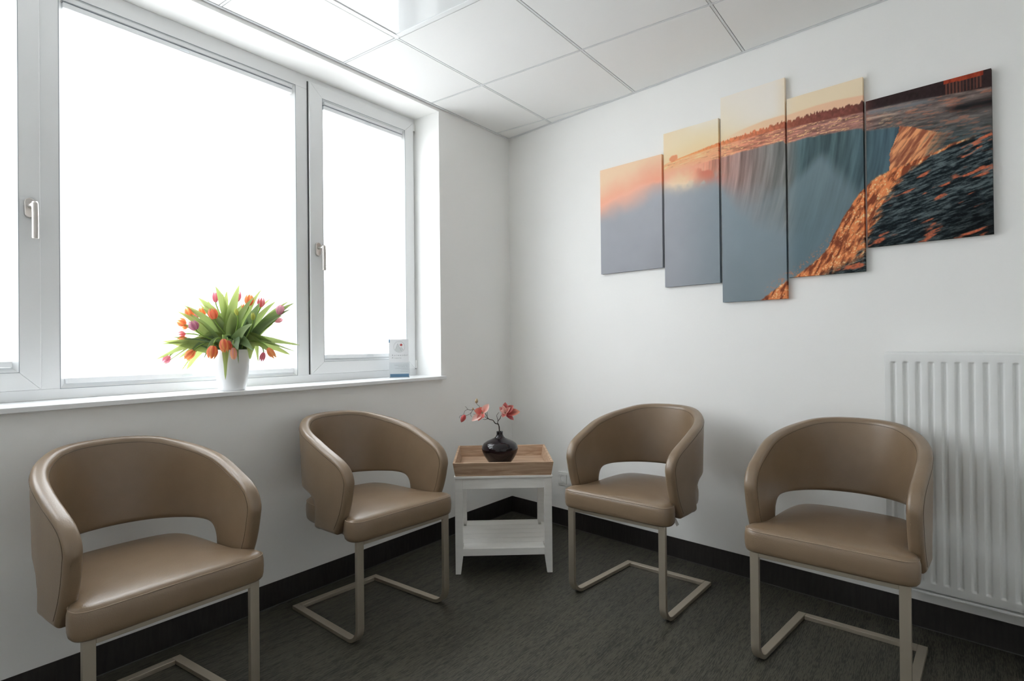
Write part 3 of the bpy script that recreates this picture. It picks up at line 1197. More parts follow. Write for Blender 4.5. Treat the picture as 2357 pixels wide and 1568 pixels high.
# dark vase on the tray
VD = 3.03
vb = at_depth(1150.8, 1060, VD)
VASE = (float(vb[0]), float(vb[1]), TRAY_FLOOR)
fv = empty('flower_vase', VASE)
tag(fv, 'round glossy aubergine vase standing on the wooden tray', 'vase')
k = VD / FPX
prof = [(.036, 0), (.043, .001), (.048, .006), (.066, .030), (.082, .055), (.091, .075), (.0945, .090), (.092, .104), (.083, .118), (.066, .129),
        (.046, .138), (.029, .146), (.0205, .154), (.0168, .163), (.0162, .172), (.0172, .178), (.0168, .1795), (.0145, .179), (.0135, .172), (.013, .150), (.012, .06), (.002, .05)]
MB().lathe(prof, 48).build('body', 'aubergine_glaze', fv, smooth=True)
VTOP = VASE[2] + .178


# ------------------------------------------------------------------ petals and leaves
def petal_mesh(base, axis, up, length, width, curl, cup, tip=0.35, nl=9, nw=6, c_in=(1, .3, .3), c_out=(1, .6, .5), c_tip=None):
    """curved petal; axis = direction it grows, up = its inner side"""
    ax = Vector(axis).normalized()
    up = Vector(up)
    up = (up - ax * up.dot(ax)).normalized()
    sd = ax.cross(up)
    vs, fs, cs = [], [], []
    c_in, c_out = np.array(c_in), np.array(c_out)
    c_tip = c_out if c_tip is None else np.array(c_tip)
    for i in range(nl + 1):
        s = i / nl
        w = width * (math.sin(math.pi * min(1, (0.10 + 0.90 * s)) ** (0.75 + tip)) ** 0.75) * 0.5
        if i == nl:
            w = width * 0.02
        for j in range(nw + 1):
            t = -1 + 2 * j / nw
            lift = cup * (t * t) * w + curl * length * s * s
            p = Vector(base) + ax * (length * s) + sd * (w * t) + up * lift
            vs.append(p)
            e = abs(t) ** 1.5
            col = c_in * (1 - e) + c_out * e
            col = col * (1 - s ** 2 * .8) + c_tip * (s ** 2 * .8)
            cs.append(col)
    for i in range(nl):
        for j in range(nw):
            a = i * (nw + 1) + j
            fs.append((a, a + 1, a + nw + 2, a + nw + 1))
    return vs, fs, cs


def bez(p0, p1, p2, n):
    p0, p1, p2 = Vector(p0), Vector(p1), Vector(p2)
    return [p0 * (1 - t) ** 2 + p1 * 2 * t * (1 - t) + p2 * t * t for t in [i / n for i in range(n + 1)]]


# magnolia spray: traced on the picture, at the vase's distance
def mz(x, y, dd=0.0):
    return Vector(at_depth(1040 + x / 8.711, 900 + y / 8.711, VD + dd))


mg = empty('magnolia_spray', (VASE[0], VASE[1], VTOP - .05))
tag(mg, 'artificial pink magnolia spray with two blooms in the dark vase', 'flower')
mo = Vector(mg.location)


def mtube(name, pts, rads, mat='twig', parent=None):
    P = [p - mo for p in pts]
    P2 = [Vector(q) for q in catmull([tuple(p) for p in P], 4)]
    rr = np.interp(np.linspace(0, 1, len(P2)), np.linspace(0, 1, len(rads)), rads)
    return MB().tube(P2, list(rr), 7).build(name, mat, parent or mg, smooth=True)


inside = Vector((VASE[0], VASE[1], VTOP - .09))
st = mtube('stem', [inside, mz(950, 720), mz(870, 650), mz(825, 590), mz(740, 565), mz(700, 500, .0), mz(660, 440, .01)], [.0022, .0026, .0026, .0022, .0022, .0017, .0015])
mtube('twig', [mz(740, 565), mz(690, 540, -.01), mz(655, 505, -.01)], [.0016, .001], parent=st)
mtube('twig', [mz(720, 560), mz(660, 575, .01), mz(620, 570, .01)], [.0014, .0012, .0009], parent=st)
mtube('twig', [mz(715, 500), mz(712, 450, .01), mz(708, 420, .01)], [.0012, .0008], parent=st)
mtube('twig', [mz(660, 440, .01), mz(560, 400, .015), mz(440, 380, .01), mz(370, 385), mz(320, 370), mz(290, 330), mz(265, 312)], [.0015, .0015, .0014, .0012, .001, .0008, .0007], parent=st)
mtube('twig', [mz(320, 372), mz(265, 400), mz(245, 450), mz(232, 480), mz(180, 495), mz(155, 515), mz(150, 545)], [.001, .0009, .0008, .0007, .0008], parent=st)
mtube('twig', [mz(420, 385), mz(385, 440), mz(330, 480), mz(290, 495), mz(255, 520)], [.0011, .001, .0009, .0009], parent=st)
mtube('twig', [mz(390, 430), mz(378, 480), mz(400, 525)], [.0009, .0007], parent=st)
mtube('twig', [mz(545, 380, .015), mz(548, 305, .01), mz(510, 275), mz(497, 235)], [.0011, .001, .0009, .0009], parent=st)
mtube('twig', [mz(430, 465), mz(480, 465, .01)], [.0009, .0008], parent=st)
st2 = mtube('stem', [inside, mz(945, 720, .005), mz(920, 650), mz(930, 600), mz(970, 550), mz(985, 505), mz(1010, 470)], [.002, .0022, .0020, .0018, .0016, .0014, .0012])
mtube('twig', [mz(925, 615), mz(912, 550), mz(900, 495), mz(920, 460), mz(945, 430)], [.0013, .0012, .001, .0009, .0007], parent=st2)
PK_IN, PK_OUT, PK_DEEP, PK_PALE = srgb(206, 84, 84), srgb(240, 196, 186), srgb(150, 34, 48), srgb(246, 214, 202)
toC = Vector(-CF)


def flower(name_c, centre, petals, dep):
    c = mz(*centre, dep)
    mb = MB().lathe([(.0005, -.006), (.004, -.004), (.0055, .002), (.004, .007), (.0008, .009)], 12)
    f = mb.build('flower', 'bud_scale', mg, smooth=True)
    f.location = c - mo
    for (tx_, ty_, dd, wid, curl, cup, ci, co, ctip) in petals:
        tip = mz(tx_, ty_, dep + dd)
        ax = tip - c
        up = toC * 0.8 + Vector((0, 0, .5))
        vs, fs, cs = petal_mesh((0, 0, 0), ax, up, ax.length, wid, curl, cup, c_in=ci, c_out=co, c_tip=ctip)
        vs2 = vs + [v - Vector(toC) * .0006 for v in vs]
        mesh_obj('petal', vs, fs, 'magnolia_petal', f, smooth=True, cols=np.array(cs))
    return f


flower('l', (610, 450), [
    (440, 400, -.015, .040, .10, .5, PK_IN, srgb(222, 120, 105), srgb(236, 170, 150)),
    (560, 325, .012, .038, -.05, .3, srgb(214, 96, 84), PK_IN, srgb(228, 140, 120)),
    (745, 265, .010, .036, .08, .35, srgb(230, 130, 112), PK_PALE, PK_PALE),
    (400, 600, -.030, .036, -.06, .4, srgb(238, 180, 176), PK_PALE, PK_PALE),
    (530, 605, -.020, .030, .1, .5, PK_IN, PK_OUT, srgb(222, 110, 100)),
    (640, 560, -.030, .022, .15, .8, srgb(230, 120, 110), PK_OUT, PK_IN)], 0.0)
flower('r', (1070, 450), [
    (1070, 225, .0, .034, .14, .6, PK_DEEP, PK_IN, srgb(222, 150, 145)),
    (950, 330, .005, .028, .12, .6, PK_DEEP, PK_OUT, PK_OUT),
    (1030, 300, -.028, .022, -.15, .8, PK_OUT, PK_PALE, PK_PALE),
    (1240, 300, .006, .038, .10, .5, PK_DEEP, srgb(190, 80, 76), srgb(226, 150, 140)),
    (1160, 330, -.024, .026, -.12, .8, srgb(226, 150, 140), PK_OUT, PK_OUT),
    (1370, 430, -.004, .042, .06, .35, PK_DEEP, srgb(206, 100, 96), srgb(232, 176, 150)),
    (1240, 590, -.010, .024, .05, .6, PK_DEEP, PK_IN, srgb(228, 150, 150)),
    (1010, 540, -.020, .028, .12, .6, PK_IN, PK_OUT, PK_OUT),
    (965, 400, -.026, .026, .1, .5, PK_OUT, PK_PALE, PK_PALE)], 0.0)


def egg(name, parent, base, tip, rad, mat, cols=None, org=Vector((0, 0, 0)), seg=10):
    a = tip - base
    L = a.length
    q = a.to_track_quat('Z', 'Y').to_matrix().to_4x4()
    pr = [(0.15, 0), (.6, .1), (.95, .3), (1, .45), (.82, .68), (.45, .88), (.03, 1.0)]
    mb = MB().lathe([(r * rad, z * L) for r, z in pr], seg)
    mm = Matrix.Translation(base - org) @ q
    vs = [mm @ Vector(p) for p in mb.v]
    cc = None
    if cols is not None:
        cc = []
        for p in mb.v:
            s = p[2] / L
            st_ = 0.5 + 0.5 * math.sin(math.atan2(p[1], p[0]) * 3)
            cc.append(np.array(cols[0]) * (1 - s) + np.array(cols[1]) * s * (0.6 + .4 * st_))
        cc = np.array(cc)
    return mesh_obj(name, vs, mb.f, mat, parent, smooth=True, cols=cc)


egg('bud', mg, mz(265, 480), mz(185, 630), .0135, 'magnolia_petal', (PK_IN, srgb(226, 130, 130)), mo)
egg('bud', mg, mz(492, 250), mz(500, 148), .0085, 'bud_scale', None, mo)
egg('bud', mg, mz(425, 385), mz(422, 335), .005, 'bud_scale', None, mo)

# ------------------------------------------------------------------ tulips on the sill
SILL = 0.9395
POT = (-1.876, 0.047, SILL)
pot = empty('flower_pot', POT)
tag(pot, 'plain white tapered vase holding the tulips on the sill', 'vase')
ppf = [(.047, 0), (.050, .002), (.0535, .012), (.060, .050), (.066, .095), (.0700, .140), (.0712, .168), (.0700, .1695), (.0680, .168), (.0665, .150), (.063, .09), (.002, .085)]
MB().lathe(ppf, 48).build('body', 'pot_white', pot, smooth=True)
box('water_foam', 'soil', pot, -.04, .04, -.04, .04, .086, .13)
POTV = Vector(POT)
PDEP = float((np.array(POT) - CAM) @ CF)
MOUTH = POTV + Vector((0, 0, .150))


def tz(x, y, dd=0.0):
    """dd: metres toward the camera (+) from the vase's plane"""
    return Vector(at_depth(300 + x / 5.6, 640 + y / 5.6, PDEP - dd))


def keep_inside(p):
    """keep clear of the window frame behind"""
    if p.y > 0.150:
        p = Vector((p.x, 0.150, p.z))
    return p


GR1, GR2, GR3 = srgb(112, 140, 74), srgb(178, 192, 118), srgb(104, 130, 92)


def leaf(parent, org, p0, p1, p2, width, twist=0.0, shade=0.0, n=12, path=None):
    pts = bez(p0, p1, p2, n)
    if path:
        cp = [Vector(q) for q in catmull([tuple(q) for q in path], 8)]
        n = 18
        pts = [cp[int(round(i * (len(cp) - 1) / n))] for i in range(n + 1)]
    pts = [keep_inside(p) for p in pts]
    vs, fs, cs = [], [], []
    nw = 4
    for i, p in enumerate(pts):
        s = i / n
        t = (pts[min(i + 1, n)] - pts[max(i - 1, 0)]).normalized()
        view = (Vector(CAM) - p).normalized()
        sd = t.cross(view).normalized()
        up = sd.cross(t)
        an = twist * (0.4 + s)
        sd2 = sd * math.cos(an) + up * math.sin(an)
        up2 = up * math.cos(an) - sd * math.sin(an)
        w = width * 0.5 * max(0.02, (min(1.0, math.sin(math.pi * (0.14 + 0.86 * s) ** 0.95) * 1.12) ** 0.85 if s < 1 else 0))
        for j in range(nw + 1):
            q = -1 + 2 * j / nw
            vs.append(keep_inside(p + sd2 * (w * q) + up2 * (abs(q) * w * 0.28)) - org)
            e = abs(q)
            base_c = np.array(GR1) * (1 - s) + np.array(GR2) * s
            base_c = base_c * (1 - shade) + np.array(GR3) * shade
            cs.append(base_c * (1 - .12 * (1 - e)))
    for i in range(n):
        for j in range(nw):
            a = i * (nw + 1) + j
            fs.append((a, a + 1, a + nw + 2, a + nw + 1))
    return mesh_obj('leaf', vs, fs, 'tulip_leaf', parent, smooth=True, cols=np.array(cs))


def blossom(parent, org, base, tip, rad, c_edge, c_mid):
    a = tip - base
    L = a.length
    q = a.to_track_quat('Z', 'Y').to_matrix()
    vs, fs, cs = [], [], []
    for k in range(6):
        inner = k % 2
        phi0 = k * math.pi / 3
        R_ = rad * (0.86 if inner else 1.0)
        nl, nw = 8, 4
        b0 = len(vs)
        for i in range(nl + 1):
            s = i / nl
            r = R_ * (0.22 + 0.78 * math.sin(math.pi * min(1, s * 0.80 + 0.06)) ** 0.8) * (1 - .25 * s * s)
            wa = 0.95 * (1 - s ** 3.2) + .02
            for j in range(nw + 1):
                t = -1 + 2 * j / nw
                an = phi0 + t * wa * 0.72
                rr = r * (1 + 0.05 * (1 - t * t))
                loc = Vector((rr * math.cos(an), rr * math.sin(an), L * s * (1 if not inner else 1.03)))
                vs.append(keep_inside(base + q @ loc) - org)
                m_ = (1 - abs(t)) ** .8 * (1 - .3 * s)
                cs.append(np.array(c_edge) * (1 - m_) + np.array(c_mid) * m_)
        for i in range(nl):
            for j in range(nw):
                a_i = b0 + i * (nw + 1) + j
                fs.append((a_i, a_i + 1, a_i + nw + 2, a_i + nw + 1))
    return mesh_obj('blossom', vs, fs, 'tulip_petal', parent, smooth=True, cols=np.array(cs))


OE, OM = srgb(246, 190, 120), srgb(222, 104, 74)
RE, RM = srgb(238, 150, 110), srgb(204, 72, 66)
PE, PM = srgb(236, 180, 188), srgb(204, 98, 122)
ME, MM = srgb(206, 152, 168), srgb(152, 84, 108)
BE, BM = srgb(214, 206, 110), srgb(160, 180, 80)
# head centre (zoom px), direction of the tip, half length px, depth toward camera, colours, radius px, label, leaves
TUL = [
    ((1075, 250), (0, -1), 58, -.06, (PE, PM), 40, 'pink tulip at the top left of the bunch, half hidden by an upright leaf', [(1095, 105, .01, 95, 0), (1130, 265, -.05, 40, 0)]),
    ((1195, 340), (.1, -1), 56, -.08, (PE, PE), 40, 'pale pink tulip behind the upright leaf at the middle of the bunch', [(1190, 200, .03, 60, 0)]),
    ((1380, 235), (.1, -1), 62, -.05, (PE, PM), 46, 'pinkish red tulip highest in the bunch, behind a pointed leaf', [(1405, 88, .02, 100, 0), (1245, 165, -.06, 80, 0)]),
    ((1530, 285), (.05, -1), 62, -.02, (OE, OM), 54, 'open orange tulip at the top right of the bunch', [(1605, 240, .02, 70, .3)]),
    ((1685, 315), (.1, -1), 52, -.04, (PE, RM), 46, 'red tulip at the top right, right of the open orange one', [(1695, 145, -.06, 60, 0), (1820, 260, -.07, 45, 0)]),
    ((1455, 385), (.1, -1), 45, -.07, (OE, RM), 36, 'red orange tulip half hidden low behind the open orange one', []),
    ((607, 468), (-.55, -1), 70, -.03, (OE, OM), 56, 'orange tulip pointing up at the upper left of the bunch', [(605, 360, .02, 80, .2)]),
    ((705, 502), (-.3, -1), 30, -.05, (PE, PM), 28, 'small pink tulip right of the upper left orange one', [(725, 345, -.06, 50, 0), (910, 285, -.05, 40, 0)]),
    ((520, 580), (-1, -.35), 66, .0, (OE, OM), 54, 'orange tulip pointing left at the left edge of the bunch', [(380, 450, -.02, 70, 0)]),
    ((580, 640), (-1, .1), 48, .0, (OE, RE), 30, 'narrow orange red tulip just under the left pointing orange one', [(475, 450, -.04, 40, .3)]),
    ((893, 445), (-.2, -1), 55, -.02, (OE, OM), 48, 'orange tulip behind a leaf, left of the round orange red one', [(810, 262, -.02, 110, 0)]),
    ((1065, 462), (-.25, -.9), 62, .05, (OM, RE), 56, 'round orange red tulip facing out left of the middle of the bunch', [(955, 350, .04, 60, .2), (930, 390, .05, 95, .4)]),
    ((815, 613), (-.1, -.2), 56, .09, (ME, MM), 58, 'mauve tulip facing the camera at the left of the bunch', [(600, 585, .06, 90, .1)]),
    ((592, 728), (-1, .1), 58, .03, (PE, RM), 40, 'dark pink tulip above the big orange one at the left', [(395, 762, .03, 60, .5), (690, 560, .02, 80, .3)]),
    ((660, 812), (-1, .1), 82, .06, (OE, OM), 58, 'big orange tulip lying sideways at the left of the bunch', [(215, 855, .04, 75, .3), (680, 780, .09, 75, .9)]),
    ((430, 852), (-1, .15), 64, -.01, (OE, OE), 26, 'orange tulip mostly hidden under the long left leaves', [(135, 825, .0, 110, 0)]),
    ((332, 1050), (-.7, .5), 62, .05, (PE, PM), 46, 'pink tulip hanging at the far left end of the bunch', [(105, 1047, .04, 95, .1), (215, 1132, .05, 28, .4)]),
    ((765, 990), (-.8, .8), 72, .08, (OE, OM), 50, 'orange tulip hanging low at the left of the vase', [(620, 1035, .08, 95, .3), (725, 1180, .05, 150, 0), (690, 1025, .1, 60, .8)]),
    ((1057, 958), (-.15, 1), 74, .13, (OE, RM), 60, 'red and yellow tulip hanging against the vase rim on its left', [(945, 1045, .12, 40, .8), (530, 1212, .02, 46, 0)]),
    ((1212, 872), (.15, 1), 74, .14, (OE, RM), 54, 'red tulip drooping over the front of the vase rim', [(1225, 1312, .10, 90, .1), (1165, 850, .15, 90, .9)]),
    ((1275, 865), (.3, 1), 52, .11, (RE, RM), 36, 'red tulip tucked right beside the one over the vase rim', [(1385, 925, .15, 120, .9)]),
    ((1330, 975), (.05, 1), 66, .12, (OE, PE), 38, 'small pale orange tulip hanging in front of the white vase', [(1395, 1105, .12, 45, .7), (1590, 935, .12, 110, .8)]),
    ((1932, 410), (.2, -1), 56, .02, (PE, ME), 50, 'pink tulip at the far right tip of the leaves', [(2105, 325, .01, 90, .5), (2045, 300, -.02, 60, .2), (2075, 398, .03, 60, .7)]),
    ((1915, 545), (1, -.3), 44, -.04, (PE, PE), 34, 'pale pink tulip under the leaves at the right', [(1840, 590, -.02, 120, .1), (1965, 480, .03, 80, .6)]),
    ((1818, 968), (.6, .8), 66, .04, (OE, RE), 42, 'orange tulip hanging at the lower right of the bunch', [(2185, 866, .02, 90, .2), (2062, 988, .0, 150, 0), (2120, 945, .02, 50, .5)]),
    ((1703, 1020), (-.3, 1), 55, -.02, (PE, PM), 34, 'pink tulip hidden behind the lower right leaves', [(1545, 1052, .02, 120, .1), (1895, 1025, .02, 80, 0), (1650, 1080, -.03, 80, 0)]),
    ((1368, 440), (-.3, -1), 38, .08, (BM, BE), 24, 'closed green tulip bud at the middle of the bunch', [(1300, 440, .05, 125, .25), (1430, 350, .0, 110, .1), (1575, 590, .13, 100, .6)]),
    ((1580, 495), (0, -1), 42, .07, (BE, BM), 26, 'closed yellow green tulip bud at the right of the middle', [(1670, 320, .05, 105, .7), (1880, 298, -.03, 70, .2), (1500, 520, .06, 90, .9)]),
]
PXM = PDEP / FPX / 5.6        # metres per zoom pixel at the vase
for n_, ((hx, hy), (dx, dy), hl, dep, (ce, cm), rad, lab, leaves) in enumerate(TUL):
    l = math.hypot(dx, dy)
    dx, dy = dx / l, dy / l
    base = keep_inside(tz(hx - dx * hl, hy - dy * hl, dep))
    tip = keep_inside(tz(hx + dx * hl, hy + dy * hl, dep + .004))
    an = 2 * math.pi * n_ / len(TUL)
    rt = 0.018 + .022 * ((n_ * 7) % 5) / 5
    root = MOUTH + Vector((rt * math.cos(an * 5), rt * math.sin(an * 5), -.022))
    t = empty('tulip', tuple(root))
    tag(t, lab, 'tulip', 'tulips in the white vase')
    org = Vector(root)
    # stem leaves the mouth upwards and arrives along the blossom's axis
    d0 = (base - root)
    tipdir = (tip - base).normalized()
    q1 = root + Vector((d0.x * .15, d0.y * .15, max(d0.z * .55, .085)))
    q2 = base - tipdir * min(.05, d0.length * .3) + Vector((0, 0, .02 if d0.z < .06 else 0))
    P = []
    for i_ in range(17):
        t_ = i_ / 16
        q_ = root * (1 - t_) ** 3 + q1 * 3 * t_ * (1 - t_) ** 2 + q2 * 3 * t_ * t_ * (1 - t_) + (base + tipdir * .004) * t_ ** 3
        P.append(keep_inside(q_) - org)
    MB_ = MB().tube(P, .0026, 7)
    st_ = mesh_obj('stem', MB_.v, MB_.f, 'tulip_leaf', t, smooth=True, cols=np.tile(np.array(srgb(150, 178, 90)), (len(MB_.v), 1)))
    blossom(t, org, base - (tip - base) * .06, tip + (tip - base) * .10, rad * PXM * 1.12, ce, cm)
    for (lx, ly, ld, lw, sh) in leaves:
        tp = keep_inside(tz(lx, ly, ld))
        p0 = root + Vector((random.uniform(-.012, .012), random.uniform(-.012, .012), .0))
        dl = tp - p0
        if dl.z > 0.03:
            c = p0 + Vector((dl.x * .34, dl.y * .34, dl.z * .62 + .02))
        else:
            c = p0 + Vector((dl.x * .42, dl.y * .42 - .01, .085 + max(0, dl.z) * .8))
        rim = None
        if tp.z < MOUTH.z + .045:
            hd = Vector((tp.x - MOUTH.x, tp.y - MOUTH.y, 0))
            hd = hd.normalized() if hd.length > 1e-4 else Vector((0, -1, 0))
            far = min(1.0, max(0.0, (Vector((tp.x, tp.y)) - Vector((MOUTH.x, MOUTH.y))).length - .09) / .2)
            rim = [p0, MOUTH + hd * .045 + Vector((0, 0, .055)), MOUTH + hd * (.088 + .03 * far) + Vector((0, 0, .050 + .012 * far)), tp]
        leaf(t, org, p0, c, tp, lw * PXM * 1.25, twist=random.uniform(-.5, .5), shade=sh, path=rim)

# ------------------------------------------------------------------ leaflet holder on the sill
BLP, BRP = Vector((-0.952, 0.120, SILL)), Vector((-0.873, 0.053, SILL))
bw = (BRP - BLP).length
rzb = math.atan2(BRP.y - BLP.y, BRP.x - BLP.x)
mid = (BLP + BRP) / 2
ho = empty('leaflet_holder', tuple(mid), rzb)
tag(ho, 'clear acrylic leaflet holder on the sill beside the right reveal', 'leaflet holder')
hwb = bw / 2 + .002
LEAN = 0.10


def lean_box(mb, x0, x1, y0, y1, z0, z1):
    k_ = LEAN
    mb.hexa([(x0, y0 + z0 * k_, z0), (x1, y0 + z0 * k_, z0), (x1, y1 + z0 * k_, z0), (x0, y1 + z0 * k_, z0),
             (x0, y0 + z1 * k_, z1), (x1, y0 + z1 * k_, z1), (x1, y1 + z1 * k_, z1), (x0, y1 + z1 * k_, z1)])
    return mb


lean_box(MB(), -hwb, hwb, .018, .020, 0, .150).build('back_plate', 'clear_acrylic', ho)
lean_box(MB(), -hwb, hwb, -.004, -.002, 0, .085).build('front_plate', 'clear_acrylic', ho)
MB().box(-hwb, hwb, -.004, .060, 0, .002).build('base_plate', 'clear_acrylic', ho)
for sx in (-1, 1):
    lean_box(MB(), sx * hwb - .001, sx * hwb + .001, -.002, .018, .002, .085).build('side_plate', 'clear_acrylic', ho)

LFZ = .0035
lf = empty('leaflet', tuple(mid), rzb)
tag(lf, 'front practice leaflet with round mountain logo and blue foot band', 'leaflet', 'leaflets in the holder')
lean_box(MB(), -bw / 2 + .001, bw / 2 - .001, .0000, .0012, LFZ, .2125).build('sheet', 'paper', lf)


def on_leaf(mb_pts, y=-.0004):
    return [(x, y + z * LEAN, z) for x, z in mb_pts]


def flat(name, mat, polys, y=-.0004, thick=.0003):
    mb = MB()
    for poly in polys:
        n = len(poly)
        vs = on_leaf(poly, y) + on_leaf(poly, y + thick)
        mb.quadmesh(vs, [tuple(range(n)), tuple(range(2 * n - 1, n - 1, -1))] + [(i, n + i, n + (i + 1) % n, (i + 1) % n) for i in range(n)])
    return fix_normals(mb.build(name, mat, lf))


def rect(x0, x1, z0, z1):
    return [(x0, z0), (x1, z0), (x1, z1), (x0, z1)]


def lz(px_, py_):
    """leaflet print position from the photo crop"""
    return ((px_ - 400) / (866 - 400) * bw - bw / 2, .2125 - (py_ - 235) / (1225 - 235) * (.2125 - LFZ))


flat('blue_band', 'print_blue', [rect(-bw / 2 + .001, bw / 2 - .001, LFZ, LFZ + .0175)])


def stroke(p, q, w):
    p, q = np.array(p), np.array(q)
    d = (q - p) / np.hypot(*(q - p))
    n = np.array([-d[1], d[0]]) * w / 2
    return [tuple(p - n), tuple(q - n), tuple(q + n), tuple(p + n)]


cx_, cz_ = lz(634, 436)
rad_ = .0305
circ = [(cx_ + rad_ * math.cos(2 * math.pi * k / 48), cz_ + rad_ * math.sin(2 * math.pi * k / 48)) for k in range(48)]
flat('logo_ring', 'print_grey', [stroke(circ[k], circ[(k + 1) % 48], .0008) for k in range(48)])


def lp(a, b_):
    return lz(a, b_)


flat('logo_mountain', 'print_pale', [[lp(530, 515), lp(560, 555), lp(634, 570), lp(686, 556), lp(648, 470), lp(595, 352)],
                                     [lp(648, 465), lp(690, 556), lp(733, 515), lp(682, 445)]], y=-.00035)
flat('logo_lines', 'print_grey', [stroke(lp(530, 515), lp(595, 352), .0008), stroke(lp(595, 352), lp(688, 556), .0008),
                                  stroke(lp(648, 462), lp(682, 445), .0007), stroke(lp(682, 445), lp(733, 515), .0008)], y=-.0007)
flat('logo_cross', 'print_red', [rect(*sorted((lp(645, 0)[0], lp(712, 0)[0])), *sorted((lp(0, 372)[1], lp(0, 396)[1]))),
                                 rect(*sorted((lp(667, 0)[0], lp(690, 0)[0])), *sorted((lp(0, 350)[1], lp(0, 418)[1])))], y=-.0008)


def text(body, x, z, size, spacing, name, align='LEFT', width=None):
    cu = bpy.data.curves.new(name, 'FONT')
    cu.body = body
    cu.size = size
    cu.space_character = spacing
    cu.align_x = align
    to = bpy.data.objects.new(name, cu)
    COL.objects.link(to)
    dg = bpy.context.evaluated_depsgraph_get()
    me = bpy.data.meshes.new_from_object(to.evaluated_get(dg))
    bpy.data.objects.remove(to)
    bpy.data.curves.remove(cu)
    xs = [v.co.x for v in me.vertices]
    k_ = 1.0 if width is None else width / (max(xs) - min(xs))
    for v in me.vertices:
        px_, pz = x + v.co.x * k_, z + v.co.y
        v.co = (px_, -.0005 + pz * LEAN, pz)
    me.materials.append(MATS['print_grey'])
    o = bpy.data.objects.new(name, me)
    COL.objects.link(o)
    o.parent = lf
    return o


xa = lp(450, 0)[0]
text('Karwendel', xa, lp(0, 672)[1], .0115, 1.5, 'practice_name', width=lp(830, 0)[0] - xa)
text('Praxis', xa, lp(0, 742)[1], .0115, 1.5, 'practice_name', width=lp(672, 0)[0] - xa)
for yy, x0, x1 in ((915, 510, 832), (955, 600, 828), (998, 515, 838), (1034, 680, 842), (1078, 655, 845)):
    segs = []
    a0 = x0
    while a0 < x1:                       # fine print too small to read in the photograph: letter-sized ticks
        wl_ = random.uniform(4, 9)
        if random.random() > .14:
            z_ = lp(0, yy)[1]
            segs.append(rect(lp(a0, 0)[0], lp(min(a0 + wl_ * .75, x1), 0)[0], z_ - random.uniform(.0008, .0013), z_ + random.uniform(.0001, .0009)))
        a0 += wl_
    flat('small_print', 'print_mid', segs)
lf2 = empty('leaflet', tuple(mid), rzb)
tag(lf2, 'leaflet behind the front one, showing only a blue top corner at its left', 'leaflet', 'leaflets in the holder')
lean_box(MB(), -bw / 2 - .005, bw / 2 - .008, .0060, .0072, LFZ, .2120).build('sheet', 'paper', lf2)
lean_box(MB(), -bw / 2 - .0052, -bw / 2 + .010, .0056, .0076, .194, .2122).build('blue_corner', 'print_blue', lf2)

# ------------------------------------------------------------------ radiator
RU0, RU1, RZ0, RZ1, ROFF = 2.190, 2.99, 0.180, 1.072, 0.102
rd = empty('radiator', tuple(wpt(RU0, 0, 0)))
rd.rotation_euler = (0, 0, math.atan2(DW[1], DW[0]))     # local x along the wall, local y = into the wall
tag(rd, 'white ribbed panel radiator on the right wall', 'radiator')
# local y: wall normal. rotate(DW) -> y axis = rot90(DW)
ysign = 1.0 if (np.cross([DW[0], DW[1], 0], [NW[0], NW[1], 0])[2] > 0) else -1.0


def rp(u, off, z):
    return (u, -ysign * off, z)


us, offs = [0.0], []
L = RU1 - RU0
u = 0.019
cols_u = [0.0, 0.003]
cols_d = [0, 0]
first = 0.0185
k_ = 0
while first + k_ * .04 + .02 < L - .01:
    a = first + k_ * .04
    cols_u += [a, a + .005, a + .014, a + .019]
    cols_d += [0, 1, 1, 0]
    k_ += 1
cols_u += [L - .003, L]
cols_d += [0, 0]
zrows = [RZ0 + .006, RZ0 + .034, RZ0 + .040, RZ1 - .040, RZ1 - .034, RZ1 - .006]
zd = [0, 0, 1, 1, 0, 0]
vs, fs = [], []
DEPTH = .008
for zi, z in enumerate(zrows):
    for ui, uu in enumerate(cols_u):
        vs.append(rp(uu, ROFF - DEPTH * cols_d[ui] * zd[zi], z))
nc = len(cols_u)
for zi in range(len(zrows) - 1):
    for ui in range(nc - 1):
        a = zi * nc + ui
        fs.append((a, a + 1, a + nc + 1, a + nc))
# rim turned back to the body
b0 = len(vs)
rim_f, rim_b = [], []
edge = [zi * nc for zi in range(len(zrows))]
for ui in range(nc):
    vs.append(rp(cols_u[ui], ROFF - .012, RZ1))
for ui in range(nc - 1):
    a = (len(zrows) - 1) * nc + ui
    fs.append((a, a + 1, b0 + ui + 1, b0 + ui))
b1_ = len(vs)
for ui in range(nc):
    vs.append(rp(cols_u[ui], ROFF - .012, RZ0))
for ui in range(nc - 1):
    fs.append((b1_ + ui, b1_ + ui + 1, ui + 1, ui))
o = mesh_obj('front_panel', vs, fs, 'radiator_white', rd)
fix_normals(o)
md = o.modifiers.new('bevel', 'BEVEL')
md.width = .002
md.segments = 2
md.limit_method = 'ANGLE'
md.angle_limit = math.radians(25)
o.data.polygons.foreach_set('use_smooth', [True] * len(o.data.polygons))


def rbox(name, u0, u1, o0, o1, z0, z1, mat='radiator_white', bevel=.002):
    p = [rp(u0, o0, z0), rp(u1, o0, z0), rp(u1, o1, z0), rp(u0, o1, z0), rp(u0, o0, z1), rp(u1, o0, z1), rp(u1, o1, z1), rp(u0, o1, z1)]
    return fix_normals(MB().hexa(p).build(name, mat, rd, bevel=bevel))


